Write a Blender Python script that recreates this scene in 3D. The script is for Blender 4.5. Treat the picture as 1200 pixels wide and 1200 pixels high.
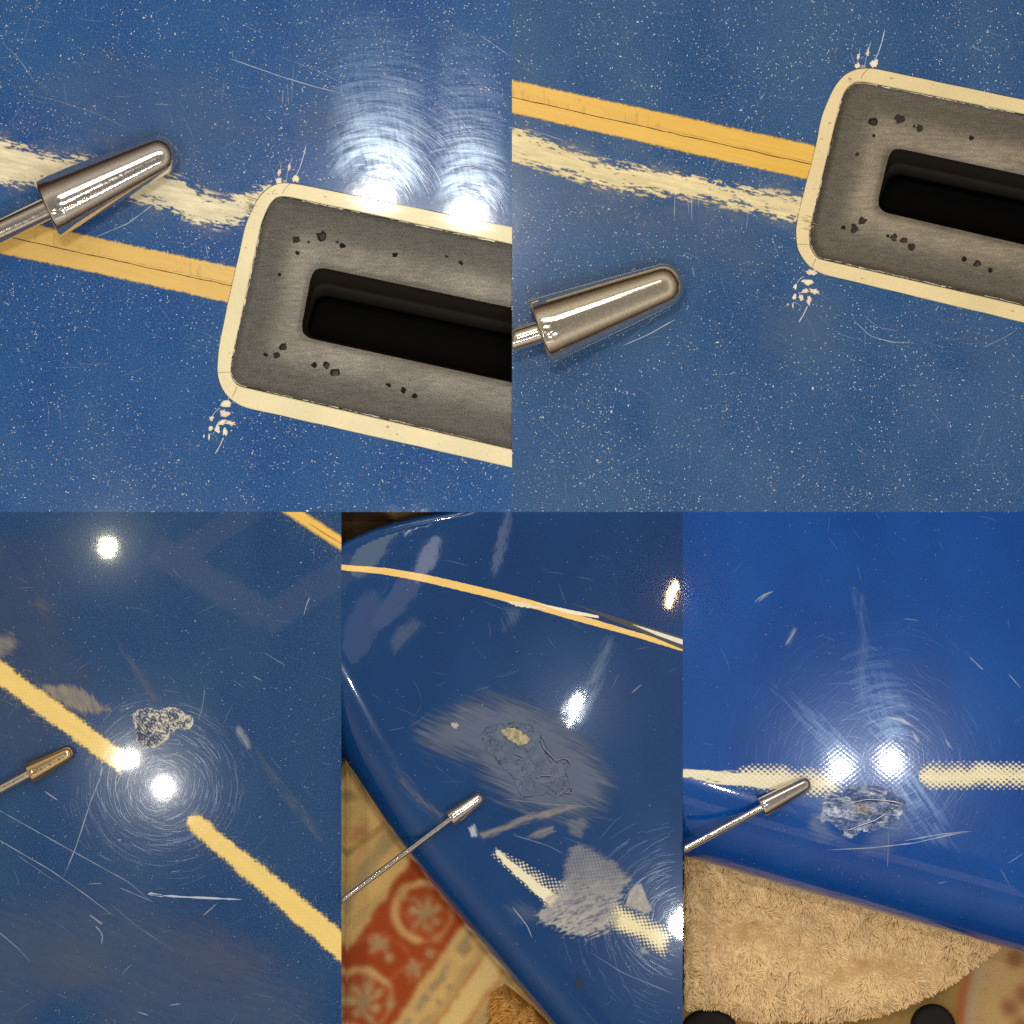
import bpy, bmesh, math, random
import numpy as np

for o in list(bpy.data.objects):
    bpy.data.objects.remove(o)
scene = bpy.context.scene
COL = scene.collection
random.seed(7)
RNG = np.random.default_rng(7)

# Five close-up views of a blue surfboard laid side by side. One unit of layout = 1 mm, written as
# (x to the right, y downwards, z up); w() turns it into metres round the centre of the layout.
H = 2500.0
def w(x, y, z=0.0):
    return ((x - 600.0) * 0.001, (600.0 - y) * 0.001, z * 0.001)

# ------------------------------------------------------------------ camera
cam = bpy.data.cameras.new('camera')
cam.sensor_width = 36.0
cam.lens = 36.0 * H / 1200.0
cam.clip_start = 0.05
cam.clip_end = 50.0
cam_o = bpy.data.objects.new('camera', cam)
cam_o.location = (0, 0, H * 0.001)
COL.objects.link(cam_o)
scene.camera = cam_o

# ------------------------------------------------------------------ world: a dim warm room
world = bpy.data.worlds.new('World')
scene.world = world
world.use_nodes = True
nt = world.node_tree
nt.nodes.clear()
wo = nt.nodes.new('ShaderNodeOutputWorld')
bg = nt.nodes.new('ShaderNodeBackground')
tc = nt.nodes.new('ShaderNodeTexCoord')
sp = nt.nodes.new('ShaderNodeSeparateXYZ')
rp = nt.nodes.new('ShaderNodeValToRGB')
els = rp.color_ramp.elements
els[0].position = 0.0; els[0].color = (0.07, 0.045, 0.03, 1)
els[1].position = 1.0; els[1].color = (0.30, 0.285, 0.27, 1)
e = els.new(0.30); e.color = (0.40, 0.32, 0.24, 1)
e = els.new(0.60); e.color = (0.88, 0.80, 0.70, 1)
e = els.new(0.80); e.color = (0.50, 0.45, 0.39, 1)
nt.links.new(tc.outputs['Generated'], sp.inputs[0])
nt.links.new(sp.outputs['Z'], rp.inputs[0])
nt.links.new(rp.outputs[0], bg.inputs[0])
bg.inputs[1].default_value = 0.75
nt.links.new(bg.outputs[0], wo.inputs[0])

# ------------------------------------------------------------------ lamps (the bulbs that show as bright spots)
def lamp(name, px, py, sx, sy, watts, color, rot=0.0, h=2500.0, shape='ELLIPSE'):
    l = bpy.data.lights.new(name, 'AREA')
    l.shape = shape
    l.size = sx * 0.001
    l.size_y = sy * 0.001
    l.energy = watts
    l.color = color
    o = bpy.data.objects.new(name, l)
    k = (H + h) / H
    x, y, _ = w(px, py)
    o.location = (x * k, y * k, h * 0.001)
    o.rotation_euler = (0, 0, math.radians(rot))
    COL.objects.link(o)
    return o
NEUT = (1.0, 0.96, 0.90)
COOL = (0.94, 0.98, 1.0)
lamp('ceiling_bulb', 440, 237, 34, 30, 8.0, NEUT)
lamp('ceiling_bulb', 548, 258, 34, 30, 8.0, NEUT)
lamp('ceiling_bulb', 126, 641, 15, 30, 2.2, (1.0, 0.93, 0.62), 8)
lamp('ceiling_bulb', 152, 889, 18, 20, 3.2, (1.0, 0.94, 0.80))
lamp('ceiling_bulb', 192, 922, 23, 23, 4.8, NEUT)
lamp('ceiling_bulb', 674, 830, 12, 78, 2.8, COOL, -22)
lamp('ceiling_bulb', 787, 698, 11, 60, 0.9, (1.0, 0.60, 0.26), -14)
lamp('ceiling_bulb', 800, 1082, 46, 60, 6.2, COOL, -15)
lamp('ceiling_bulb', 986, 899, 22, 28, 5.6, COOL, 0)
lamp('ceiling_bulb', 1044, 893, 26, 32, 6.8, COOL, 0)
# long unseen softboxes added to either side for the streaks along the steel and rails
lamp('streak_softbox', 560, -420, 1700, 420, 13.0, (1.0, 0.90, 0.78), 0, 2300, 'RECTANGLE')
lamp('streak_softbox', 640, -190, 1400, 130, 3.4, (1.0, 0.93, 0.82), 0, 2300, 'RECTANGLE')
lamp('streak_softbox', 700, 1640, 1500, 500, 1.3, (1.0, 0.86, 0.70), 0, 2300, 'RECTANGLE')
# dim lights added to make the room reflections near the nose and on the third board
lamp('reflection_glow', 440, 636, 62, 190, 0.062, (1.0, 0.95, 0.58), -32)
lamp('reflection_glow', 500, 656, 40, 120, 0.045, (1.0, 0.92, 0.88), -26)
lamp('reflection_glow', 468, 700, 56, 190, 0.028, (1.0, 0.86, 0.86), -38)
lamp('reflection_glow', 588, 634, 20, 170, 0.017, (0.95, 0.92, 1.0), -12)
lamp('reflection_glow', 424, 735, 70, 180, 0.024, (1.0, 0.84, 0.84), -20)
lamp('reflection_glow', 486, 612, 16, 80, 0.03, (1.0, 0.92, 0.9), -40)
lamp('beam_reflection', 246, 682, 300, 70, 0.034, (1.0, 0.66, 0.48), -31, 2500, 'RECTANGLE')
lamp('beam_reflection', 362, 694, 260, 70, 0.030, (1.0, 0.66, 0.48), 34, 2500, 'RECTANGLE')
lamp('beam_reflection', 256, 622, 220, 60, 0.020, (1.0, 0.66, 0.48), 34, 2500, 'RECTANGLE')

scene.view_settings.view_transform = 'Standard'
scene.view_settings.look = 'None'
scene.view_settings.gamma = 1.0
scene.view_settings.exposure = -0.14
scene.render.engine = 'CYCLES'
scene.cycles.use_denoising = False
scene.cycles.max_bounces = 5
scene.cycles.diffuse_bounces = 2
scene.cycles.adaptive_threshold = 0.015
scene.cycles.transparent_max_bounces = 16
scene.cycles.sample_clamp_indirect = 4.0
scene.render.filter_size = 1.4

# ------------------------------------------------------------------ helpers
def S(r, g, b, k=0.95):
    def f(c):
        c /= 255.0
        return (c / 12.92 if c <= 0.04045 else ((c + 0.055) / 1.055) ** 2.4) / k
    return (f(r), f(g), f(b))

def _hash(ix, iy, seed):
    n = (ix.astype(np.int64) * 374761393 + iy.astype(np.int64) * 668265263 + seed * 1442695041) & 0x7fffffff
    n = ((n ^ (n >> 13)) * 1274126177) & 0x7fffffff
    n = n ^ (n >> 16)
    return (n & 0xffff) / 65535.0
def vn(x, y, seed=0):
    x = np.asarray(x, float); y = np.asarray(y, float)
    ix = np.floor(x); iy = np.floor(y)
    fx = x - ix; fy = y - iy
    fx = fx * fx * (3 - 2 * fx); fy = fy * fy * (3 - 2 * fy)
    a = _hash(ix, iy, seed); b = _hash(ix + 1, iy, seed)
    c = _hash(ix, iy + 1, seed); d = _hash(ix + 1, iy + 1, seed)
    return (a * (1 - fx) + b * fx) * (1 - fy) + (c * (1 - fx) + d * fx) * fy
def fbm(x, y, seed=0, o=4):
    s = 0.0; a = 0.5; t = 0.0
    for i in range(o):
        s = s + a * vn(x, y, seed + i * 17); t += a
        x = x * 2.03 + 5.1; y = y * 2.03 + 1.7; a *= 0.5
    return s / t
def rotc(x, y, deg):
    c, s = math.cos(math.radians(deg)), math.sin(math.radians(deg))
    return x * c + y * s, -x * s + y * c
def sstep(a, b, x):
    t = np.clip((x - a) / (b - a), 0, 1)
    return t * t * (3 - 2 * t)

def inside(poly, x, y):
    x = np.asarray(x, float); y = np.asarray(y, float)
    r = np.zeros(np.broadcast(x, y).shape, bool)
    n = len(poly)
    for i in range(n):
        x0, y0 = poly[i]; x1, y1 = poly[(i + 1) % n]
        if y0 == y1: continue
        c = ((y0 > y) != (y1 > y)) & (x < (x1 - x0) * (y - y0) / (y1 - y0) + x0)
        r ^= c
    return r
def segdist(pts, x, y, closed=False, sign=False):
    x = np.asarray(x, float); y = np.asarray(y, float)
    best = np.full(np.broadcast(x, y).shape, 1e9)
    sg = np.zeros_like(best); nx = np.zeros_like(best); ny = np.zeros_like(best)
    n = len(pts)
    for i in range(n if closed else n - 1):
        x0, y0 = pts[i]; x1, y1 = pts[(i + 1) % n]
        dx, dy = x1 - x0, y1 - y0
        L = dx * dx + dy * dy
        if L < 1e-12: continue
        t = np.clip(((x - x0) * dx + (y - y0) * dy) / L, 0, 1)
        qx = x0 + t * dx; qy = y0 + t * dy
        d = np.hypot(x - qx, y - qy)
        m = d < best - 1e-9
        best = np.where(m, d, best)
        if sign:
            cr = dx * (y - y0) - dy * (x - x0)
            sg = np.where(m, np.sign(cr), sg)
            nx = np.where(m, qx, nx); ny = np.where(m, qy, ny)
    if sign:
        return best * sg, nx, ny
    return best
def polysd(poly, x, y):
    d = segdist(poly, x, y, closed=True)
    return np.where(inside(poly, x, y), d, -d)
def bandsd(up, lo, x, y):
    """depth inside a band given by its upper and lower edge as (x, y) lists"""
    ux = [p[0] for p in up]; uy = [p[1] for p in up]
    lx = [p[0] for p in lo]; ly = [p[1] for p in lo]
    return np.minimum(y - np.interp(x, ux, uy), np.interp(x, lx, ly) - y)

def smooth(pts, step=4.0, it=8):
    out = []
    for i in range(len(pts) - 1):
        (x0, y0), (x1, y1) = pts[i], pts[i + 1]
        n = max(1, int(math.hypot(x1 - x0, y1 - y0) / step))
        for k in range(n):
            out.append((x0 + (x1 - x0) * k / n, y0 + (y1 - y0) * k / n))
    out.append(pts[-1])
    a = np.array(out, float)
    for _ in range(it):
        b = a.copy()
        b[1:-1] = 0.25 * a[:-2] + 0.5 * a[1:-1] + 0.25 * a[2:]
        a = b
    return a
def resample(a, n):
    d = np.concatenate([[0], np.cumsum(np.hypot(*np.diff(a, axis=0).T))])
    t = np.linspace(0, d[-1], n)
    return np.stack([np.interp(t, d, a[:, 0]), np.interp(t, d, a[:, 1])], 1)
def keyed(pts, k1, k2, n=56, step=3.0, it=8):
    """smooth an open outline and resample it in three stretches split at the points nearest k1 and k2"""
    a = smooth(pts, step, it)
    i = int(np.argmin(np.hypot(a[:, 0] - k1[0], a[:, 1] - k1[1])))
    j = int(np.argmin(np.hypot(a[:, 0] - k2[0], a[:, 1] - k2[1])))
    return np.concatenate([resample(a[:i + 1], n)[:-1], resample(a[i:j + 1], n)[:-1], resample(a[j:], n)])

flat = lambda x, y: np.zeros(np.broadcast(np.asarray(x, float), np.asarray(y, float)).shape)

class MB:
    def __init__(self):
        self.v = []; self.f = []; self.c = []
    def poly(self, pts, col=(1, 1, 1, 1)):
        n = len(self.v)
        self.v.extend(pts); self.f.append(tuple(range(n, n + len(pts))))
        c = tuple(col) if len(col) == 4 else tuple(col) + (1.0,)
        self.c.extend([c] * len(pts))
    def grid(self, V, C=None, closed=False):
        """V: rows x cols x 3 array"""
        n = len(self.v); R, K = V.shape[:2]
        self.v.extend(map(tuple, V.reshape(-1, 3)))
        if C is None: C = np.ones((R, K, 4))
        if C.shape[-1] == 3: C = np.concatenate([C, np.ones((R, K, 1))], -1)
        self.c.extend(map(tuple, C.reshape(-1, 4)))
        for r in range(R - 1):
            for k in range(K if closed else K - 1):
                k2 = (k + 1) % K
                self.f.append((n + r * K + k, n + r * K + k2, n + (r + 1) * K + k2, n + (r + 1) * K + k))
    def strip(self, pts, widths, zf, off, col):
        """a thin sliver along pts"""
        P = np.asarray(pts, float); n = len(P)
        T = np.gradient(P, axis=0)
        L = np.hypot(T[:, 0], T[:, 1]) + 1e-9
        N = np.stack([-T[:, 1] / L, T[:, 0] / L], 1)
        wd = np.asarray(widths, float).reshape(-1, 1) * 0.5
        A = P + N * wd; B = P - N * wd
        V = np.zeros((2, n, 3))
        V[0, :, :2] = A; V[1, :, :2] = B
        V[0, :, 2] = zf(A[:, 0], A[:, 1]) + off
        V[1, :, 2] = zf(B[:, 0], B[:, 1]) + off
        C = np.ones((2, n, 4)); C[..., :len(col)] = col
        self.grid(V, C)
    def build(self, name, mat, parent=None, sm=False, kind=None, label=None):
        me = bpy.data.meshes.new(name)
        V = np.asarray(self.v, float).reshape(-1, 3)
        X = np.stack([(V[:, 0] - 600) * 0.001, (600 - V[:, 1]) * 0.001, V[:, 2] * 0.001], 1)
        me.from_pydata(X.tolist(), [], self.f)
        a = me.color_attributes.new('Col', 'FLOAT_COLOR', 'POINT')
        a.data.foreach_set('color', np.asarray(self.c, np.float32).reshape(-1))
        if sm:
            me.polygons.foreach_set('use_smooth', [True] * len(me.polygons))
        me.materials.append(mat)
        me.update()
        o = bpy.data.objects.new(name, me)
        COL.objects.link(o)
        if parent: o.parent = parent
        if kind: o['kind'] = kind
        if label: o['label'] = label
        return o

def thing(name, label, cat, x, y, z=0, group=None):
    o = bpy.data.objects.new(name, None)
    o.empty_display_size = 0.02
    COL.objects.link(o)
    o['label'] = label; o['category'] = cat
    if group: o['group'] = group
    return o

def solid_patch(mb, func, bbox, step, zf, off, col):
    """real faces where func > 0, the outline cut along func = 0; col = colour or function of (x, y)"""
    x0, y0, x1, y1 = bbox
    nx = int((x1 - x0) / step) + 1; ny = int((y1 - y0) / step) + 1
    xs = np.linspace(x0, x1, nx + 1); ys = np.linspace(y0, y1, ny + 1)
    X, Y = np.meshgrid(xs, ys)
    F = func(X, Y)
    Z = zf(X, Y) + off
    inn = F > 0
    cnt = inn[:-1, :-1].astype(int) + inn[1:, :-1] + inn[:-1, 1:] + inn[1:, 1:]
    CC = col(0.5 * (X[:-1, :-1] + X[1:, 1:]), 0.5 * (Y[:-1, :-1] + Y[1:, 1:])) if callable(col) else None
    for r, k in zip(*np.nonzero(cnt)):
        idx = ((r, k), (r, k + 1), (r + 1, k + 1), (r + 1, k))
        c = CC[r, k] if CC is not None else col
        if cnt[r, k] == 4:
            mb.poly([(X[i], Y[i], Z[i]) for i in idx], tuple(c)); continue
        out = []
        for m in range(4):
            i, j = idx[m], idx[(m + 1) % 4]
            if inn[i]: out.append((X[i], Y[i], Z[i]))
            if inn[i] != inn[j]:
                t = F[i] / (F[i] - F[j])
                out.append((X[i] + (X[j] - X[i]) * t, Y[i] + (Y[j] - Y[i]) * t, Z[i] + (Z[j] - Z[i]) * t))
        if len(out) >= 3: mb.poly(out, tuple(c))

def smear(mb, func, bbox, step, zf, off, col):
    """a thin translucent film, alpha = func"""
    x0, y0, x1, y1 = bbox
    nx = max(2, int((x1 - x0) / step)); ny = max(2, int((y1 - y0) / step))
    X, Y = np.meshgrid(np.linspace(x0, x1, nx + 1), np.linspace(y0, y1, ny + 1))
    A = np.clip(func(X, Y), 0, 1)
    Z = zf(X, Y) + off
    C = col(X, Y) if callable(col) else np.broadcast_to(np.array(col, float), X.shape + (3,))
    keep = (A[:-1, :-1] + A[1:, :-1] + A[:-1, 1:] + A[1:, 1:]) > 0.02
    used = np.zeros(A.shape, bool)
    used[:-1, :-1] |= keep; used[1:, :-1] |= keep; used[:-1, 1:] |= keep; used[1:, 1:] |= keep
    n = len(mb.v)
    ids = np.full(A.shape, -1); ids[used] = np.arange(used.sum()) + n
    mb.v.extend(zip(X[used], Y[used], Z[used]))
    mb.c.extend([tuple(c) + (a,) for c, a in zip(C[used], A[used])])
    for r, k in zip(*np.nonzero(keep)):
        mb.f.append((int(ids[r, k]), int(ids[r, k + 1]), int(ids[r + 1, k + 1]), int(ids[r + 1, k])))

def soft_patch(mb, func, bbox, step, zf, off, col, a=-1.0, b=1.2, top=1.0):
    cf = col if callable(col) else (lambda x, y: np.broadcast_to(np.array(col, float), x.shape + (3,)))
    smear(mb, lambda x, y: top * sstep(a, b, func(x, y)), bbox, step, zf, off, cf)

# ------------------------------------------------------------------ materials
def newmat(name):
    m = bpy.data.materials.new(name); m.use_nodes = True
    t = m.node_tree
    p = t.nodes['Principled BSDF']
    return m, t, p
def noise(t, co, scale, detail=3.0, rough=0.5, mapping=None):
    n = t.nodes.new('ShaderNodeTexNoise')
    n.inputs['Scale'].default_value = scale
    n.inputs['Detail'].default_value = detail
    n.inputs['Roughness'].default_value = rough
    if mapping:
        mp = t.nodes.new('ShaderNodeMapping')
        mp.inputs['Rotation'].default_value = (0, 0, math.radians(mapping[0]))
        mp.inputs['Scale'].default_value = mapping[1]
        t.links.new(co, mp.inputs[0]); t.links.new(mp.outputs[0], n.inputs['Vector'])
    else:
        t.links.new(co, n.inputs['Vector'])
    return n.outputs[0]
def math_(t, op, a, b=None):
    n = t.nodes.new('ShaderNodeMath'); n.operation = op
    for i, v in enumerate((a, b)):
        if v is None: continue
        if isinstance(v, (int, float)): n.inputs[i].default_value = v
        else: t.links.new(v, n.inputs[i])
    return n.outputs[0]
def mixc(t, fac, a, b):
    n = t.nodes.new('ShaderNodeMix'); n.data_type = 'RGBA'
    for s, v in ((n.inputs[0], fac), (n.inputs[6], a), (n.inputs[7], b)):
        if isinstance(v, (int, float)): s.default_value = v
        elif isinstance(v, tuple): s.default_value = v if len(v) == 4 else v + (1,)
        else: t.links.new(v, s)
    return n.outputs[2]
def ramp(t, v, p0, p1):
    n = t.nodes.new('ShaderNodeMapRange')
    n.inputs[1].default_value = p0; n.inputs[2].default_value = p1
    t.links.new(v, n.inputs[0])
    return n.outputs[0]

def blue_mat(name, c1, c2, rough=0.30, coat_rough=0.03, wave=4e-6, weave=0.0, pitch=(3.6, 2.9), grain=0.25, spec=0.5, wrot=0.0):
    m, t, p = newmat(name)
    tc = t.nodes.new('ShaderNodeTexCoord'); co = tc.outputs['Object']
    big = ramp(t, noise(t, co, 7.0, 3, 0.5, (8, (1.2, 0.8, 1))), 0.38, 0.62)
    col = mixc(t, big, c1, c2)
    fine = ramp(t, noise(t, co, 560.0, 2, 0.6), 0.47, 0.75)
    col = mixc(t, math_(t, 'MULTIPLY', fine, grain), col, tuple(min(1, c * 2.2 + 0.05) for c in c2))
    t.links.new(col, p.inputs['Base Color'])
    p.inputs['Roughness'].default_value = rough
    p.inputs['Specular IOR Level'].default_value = spec
    p.inputs['Coat Weight'].default_value = 1.0
    p.inputs['Coat Roughness'].default_value = coat_rough
    h = math_(t, 'MULTIPLY', noise(t, co, 38.0, 2), wave * 14)
    h2 = math_(t, 'MULTIPLY', noise(t, co, 260.0, 2), wave)
    h = math_(t, 'ADD', h, h2)
    if weave:
        s = t.nodes.new('ShaderNodeSeparateXYZ')
        mp = t.nodes.new('ShaderNodeMapping'); mp.inputs['Rotation'].default_value = (0, 0, math.radians(wrot))
        t.links.new(co, mp.inputs[0]); t.links.new(mp.outputs[0], s.inputs[0])
        ax = math_(t, 'MULTIPLY', s.outputs[0], math.pi * 1000 / pitch[0])
        ay = math_(t, 'MULTIPLY', s.outputs[1], math.pi * 1000 / pitch[1])
        wv = math_(t, 'MULTIPLY', math_(t, 'COSINE', ax), math_(t, 'COSINE', ay))
        h = math_(t, 'ADD', h, math_(t, 'MULTIPLY', wv, weave))
    b = t.nodes.new('ShaderNodeBump')
    b.inputs['Strength'].default_value = 1.0; b.inputs['Distance'].default_value = 1.0
    t.links.new(h, b.inputs['Height'])
    t.links.new(b.outputs[0], p.inputs['Coat Normal'])
    t.links.new(b.outputs[0], p.inputs['Normal'])
    return m

def attr_mat(name, rough=0.5, metallic=0.0, spec=0.5, coat=0.0, alpha=False, tint=None, grain=0.0, gscale=500.0, bump=0.0):
    m, t, p = newmat(name)
    a = t.nodes.new('ShaderNodeAttribute'); a.attribute_name = 'Col'
    col = a.outputs['Color']
    tc = t.nodes.new('ShaderNodeTexCoord')
    if grain:
        n = ramp(t, noise(t, tc.outputs['Object'], gscale, 4, 0.65), 0.3, 0.7)
        dark = t.nodes.new('ShaderNodeMix'); dark.data_type = 'RGBA'; dark.blend_type = 'MULTIPLY'
        dark.inputs[0].default_value = 1.0
        t.links.new(col, dark.inputs[6])
        t.links.new(mixc(t, n, (1 - grain,) * 3, (1 + grain * 0.6,) * 3), dark.inputs[7])
        col = dark.outputs[2]
    t.links.new(col, p.inputs['Base Color'])
    p.inputs['Roughness'].default_value = rough
    p.inputs['Metallic'].default_value = metallic
    p.inputs['Specular IOR Level'].default_value = spec
    p.inputs['Coat Weight'].default_value = coat
    p.inputs['Coat Roughness'].default_value = 0.05
    if alpha: t.links.new(a.outputs['Alpha'], p.inputs['Alpha'])
    if bump:
        b = t.nodes.new('ShaderNodeBump'); b.inputs['Strength'].default_value = 1; b.inputs['Distance'].default_value = 1
        t.links.new(math_(t, 'MULTIPLY', noise(t, tc.outputs['Object'], gscale, 3), bump), b.inputs['Height'])
        t.links.new(b.outputs[0], p.inputs['Normal'])
    return m

M_flake = attr_mat('sparkle_flake', 0.5)
M_resin = attr_mat('cream_resin', 0.4, coat=1.0, grain=0.07, gscale=260)
M_wood = attr_mat('stringer_wood', 0.45, coat=0.6, grain=0.10, gscale=500)
M_bare = attr_mat('bare_foam', 0.55, coat=0.35, grain=0.10, gscale=500)
M_film = attr_mat('dull_film', 0.55, alpha=True, grain=0.12, gscale=700)
M_rough = attr_mat('broken_resin', 0.35, spec=0.7, grain=0.10, gscale=600, bump=1e-4)
M_fill = attr_mat('dull_filler', 0.5, spec=0.4, grain=0.06, gscale=500, bump=2e-5)
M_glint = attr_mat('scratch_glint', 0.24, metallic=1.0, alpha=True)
M_scratch = attr_mat('pale_scratch', 0.5, alpha=True)
M_flat = attr_mat('matt_colour', 0.8, spec=0.2)
M_pile = attr_mat('towel_pile', 0.75, spec=0.25)
M_rug = attr_mat('rug_wool', 0.95, spec=0.05, grain=0.16, gscale=420)
M_barefilm = attr_mat('bare_foam_film', 0.5, coat=0.5, grain=0.10, gscale=500, alpha=True)
M_inlayfilm = attr_mat('gold_film', 0.4, coat=1.0, grain=0.06, gscale=500, alpha=True)
M_inlay = attr_mat('gold_inlay', 0.4, coat=1.0, grain=0.06, gscale=500)

def chrome(name, col, rough=0.10):
    m, t, p = newmat(name)
    tc = t.nodes.new('ShaderNodeTexCoord')
    n = ramp(t, noise(t, tc.outputs['Object'], 350.0, 4, 0.7), 0.35, 0.7)
    t.links.new(mixc(t, n, tuple(c * 0.72 for c in col), col), p.inputs['Base Color'])
    p.inputs['Metallic'].default_value = 1.0
    t.links.new(ramp(t, n, -3.0, 12.0), p.inputs['Roughness'])
    r = math_(t, 'ADD', math_(t, 'MULTIPLY', n, 0.10), rough)
    t.links.new(r, p.inputs['Roughness'])
    b = t.nodes.new('ShaderNodeBump'); b.inputs['Strength'].default_value = 1; b.inputs['Distance'].default_value = 1
    t.links.new(math_(t, 'MULTIPLY', noise(t, tc.outputs['Object'], 500.0, 3), 5e-6), b.inputs['Height'])
    t.links.new(b.outputs[0], p.inputs['Normal'])
    return m
M_chrome = chrome('polished_steel', (0.86, 0.80, 0.73), 0.05)
M_warm = chrome('warm_steel', (1.0, 0.90, 0.72), 0.04)
M_bronze = chrome('bronze_steel', (0.98, 0.70, 0.38), 0.06)

def box_mat():
    m, t, p = newmat('fin_box_plastic')
    a = t.nodes.new('ShaderNodeAttribute'); a.attribute_name = 'Col'
    tc = t.nodes.new('ShaderNodeTexCoord'); co = tc.outputs['Object']
    n1 = ramp(t, noise(t, co, 60.0, 4, 0.6, (14, (1, 5, 1))), 0.3, 0.7)
    n2 = ramp(t, noise(t, co, 380.0, 4, 0.75, (20, (0.8, 4.5, 1))), 0.32, 0.70)
    k = math_(t, 'ADD', math_(t, 'MULTIPLY', n1, 0.55), math_(t, 'MULTIPLY', n2, 0.62))
    mul = t.nodes.new('ShaderNodeMix'); mul.data_type = 'RGBA'; mul.blend_type = 'MULTIPLY'; mul.inputs[0].default_value = 1
    t.links.new(a.outputs['Color'], mul.inputs[6])
    t.links.new(mixc(t, k, (0.52, 0.52, 0.52), (1.46, 1.43, 1.38)), mul.inputs[7])
    t.links.new(mul.outputs[2], p.inputs['Base Color'])
    p.inputs['Roughness'].default_value = 0.36
    p.inputs['Metallic'].default_value = 0.35
    p.inputs['Specular IOR Level'].default_value = 0.6
    b = t.nodes.new('ShaderNodeBump'); b.inputs['Strength'].default_value = 1; b.inputs['Distance'].default_value = 1
    t.links.new(math_(t, 'ADD', math_(t, 'MULTIPLY', n2, 1.6e-4), math_(t, 'MULTIPLY', n1, 1.5e-4)), b.inputs['Height'])
    t.links.new(b.outputs[0], p.inputs['Normal'])
    return m
M_box = box_mat()

M_blue = [
    blue_mat('blue_resin_worn', S(36, 82, 130), S(16, 68, 126), 0.22, 0.05, grain=1.0, spec=0.13),
    blue_mat('blue_resin_hazy', S(50, 84, 122), S(28, 70, 116), 0.22, 0.06, grain=1.0, spec=0.13),
    blue_mat('blue_resin_dark', S(32, 68, 106), S(16, 58, 104), 0.15, 0.03, wave=1.5e-6, grain=0.6, spec=0.07),
    blue_mat('blue_resin_glossy', S(14, 60, 110), S(8, 52, 102), 0.18, 0.025, wave=2.4e-6, grain=0.2, spec=0.07),
    blue_mat('blue_resin_bright', S(2, 72, 148), S(0, 62, 136), 0.19, 0.03, wave=2e-6, weave=3.4e-6, pitch=(3.6, 2.9), grain=0.26, spec=0.08),
]

# ------------------------------------------------------------------ the five board sections
LAB = [
    'worn blue surfboard section with grey fin box beneath two bright light spots',
    'hazy blue surfboard section with fin box, gold strip running above the worn cream band',
    'dark blue surfboard section with broken gold diagonal stripe and a small crusty ding',
    'glossy blue surfboard nose section with curved gold pinline and a large sanded repair',
    'bright blue surfboard rail section lying over a tan towel, with a crushed ding',
]
boards = []
for i, (x, y) in enumerate(((300, 300), (900, 300), (200, 900), (600, 900), (1000, 900))):
    b = thing('surfboard_section', LAB[i], 'surfboard', x, y, group='blue surfboard sections')
    boards.append(b)

def slab(outline, board, mat, depth=70):
    mb = MB()
    top = [(x, y, 0.0) for x, y in outline]; n = len(top)
    mb.poly(top)
    for i in range(n):
        (x0, y0), (x1, y1) = outline[i], outline[(i + 1) % n]
        mb.poly([(x0, y0, 0), (x1, y1, 0), (x1, y1, -depth), (x0, y0, -depth)])
    return mb.build('deck', mat, board)

def blob(cx, cy, rx, ry, n=9, rot=0.0, j=0.25):
    if j == 0.22 or (n == 9 and j == 0.25): n, j = 15, 0.36
    ph = random.random() * 6
    out = []
    for k in range(n):
        a = ph + 2 * math.pi * k / n; r = 1 + random.uniform(-j, j)
        x, y = rx * r * math.cos(a), ry * r * math.sin(a)
        out.append((cx + x * math.cos(rot) - y * math.sin(rot), cy + x * math.sin(rot) + y * math.cos(rot)))
    return out

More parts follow.
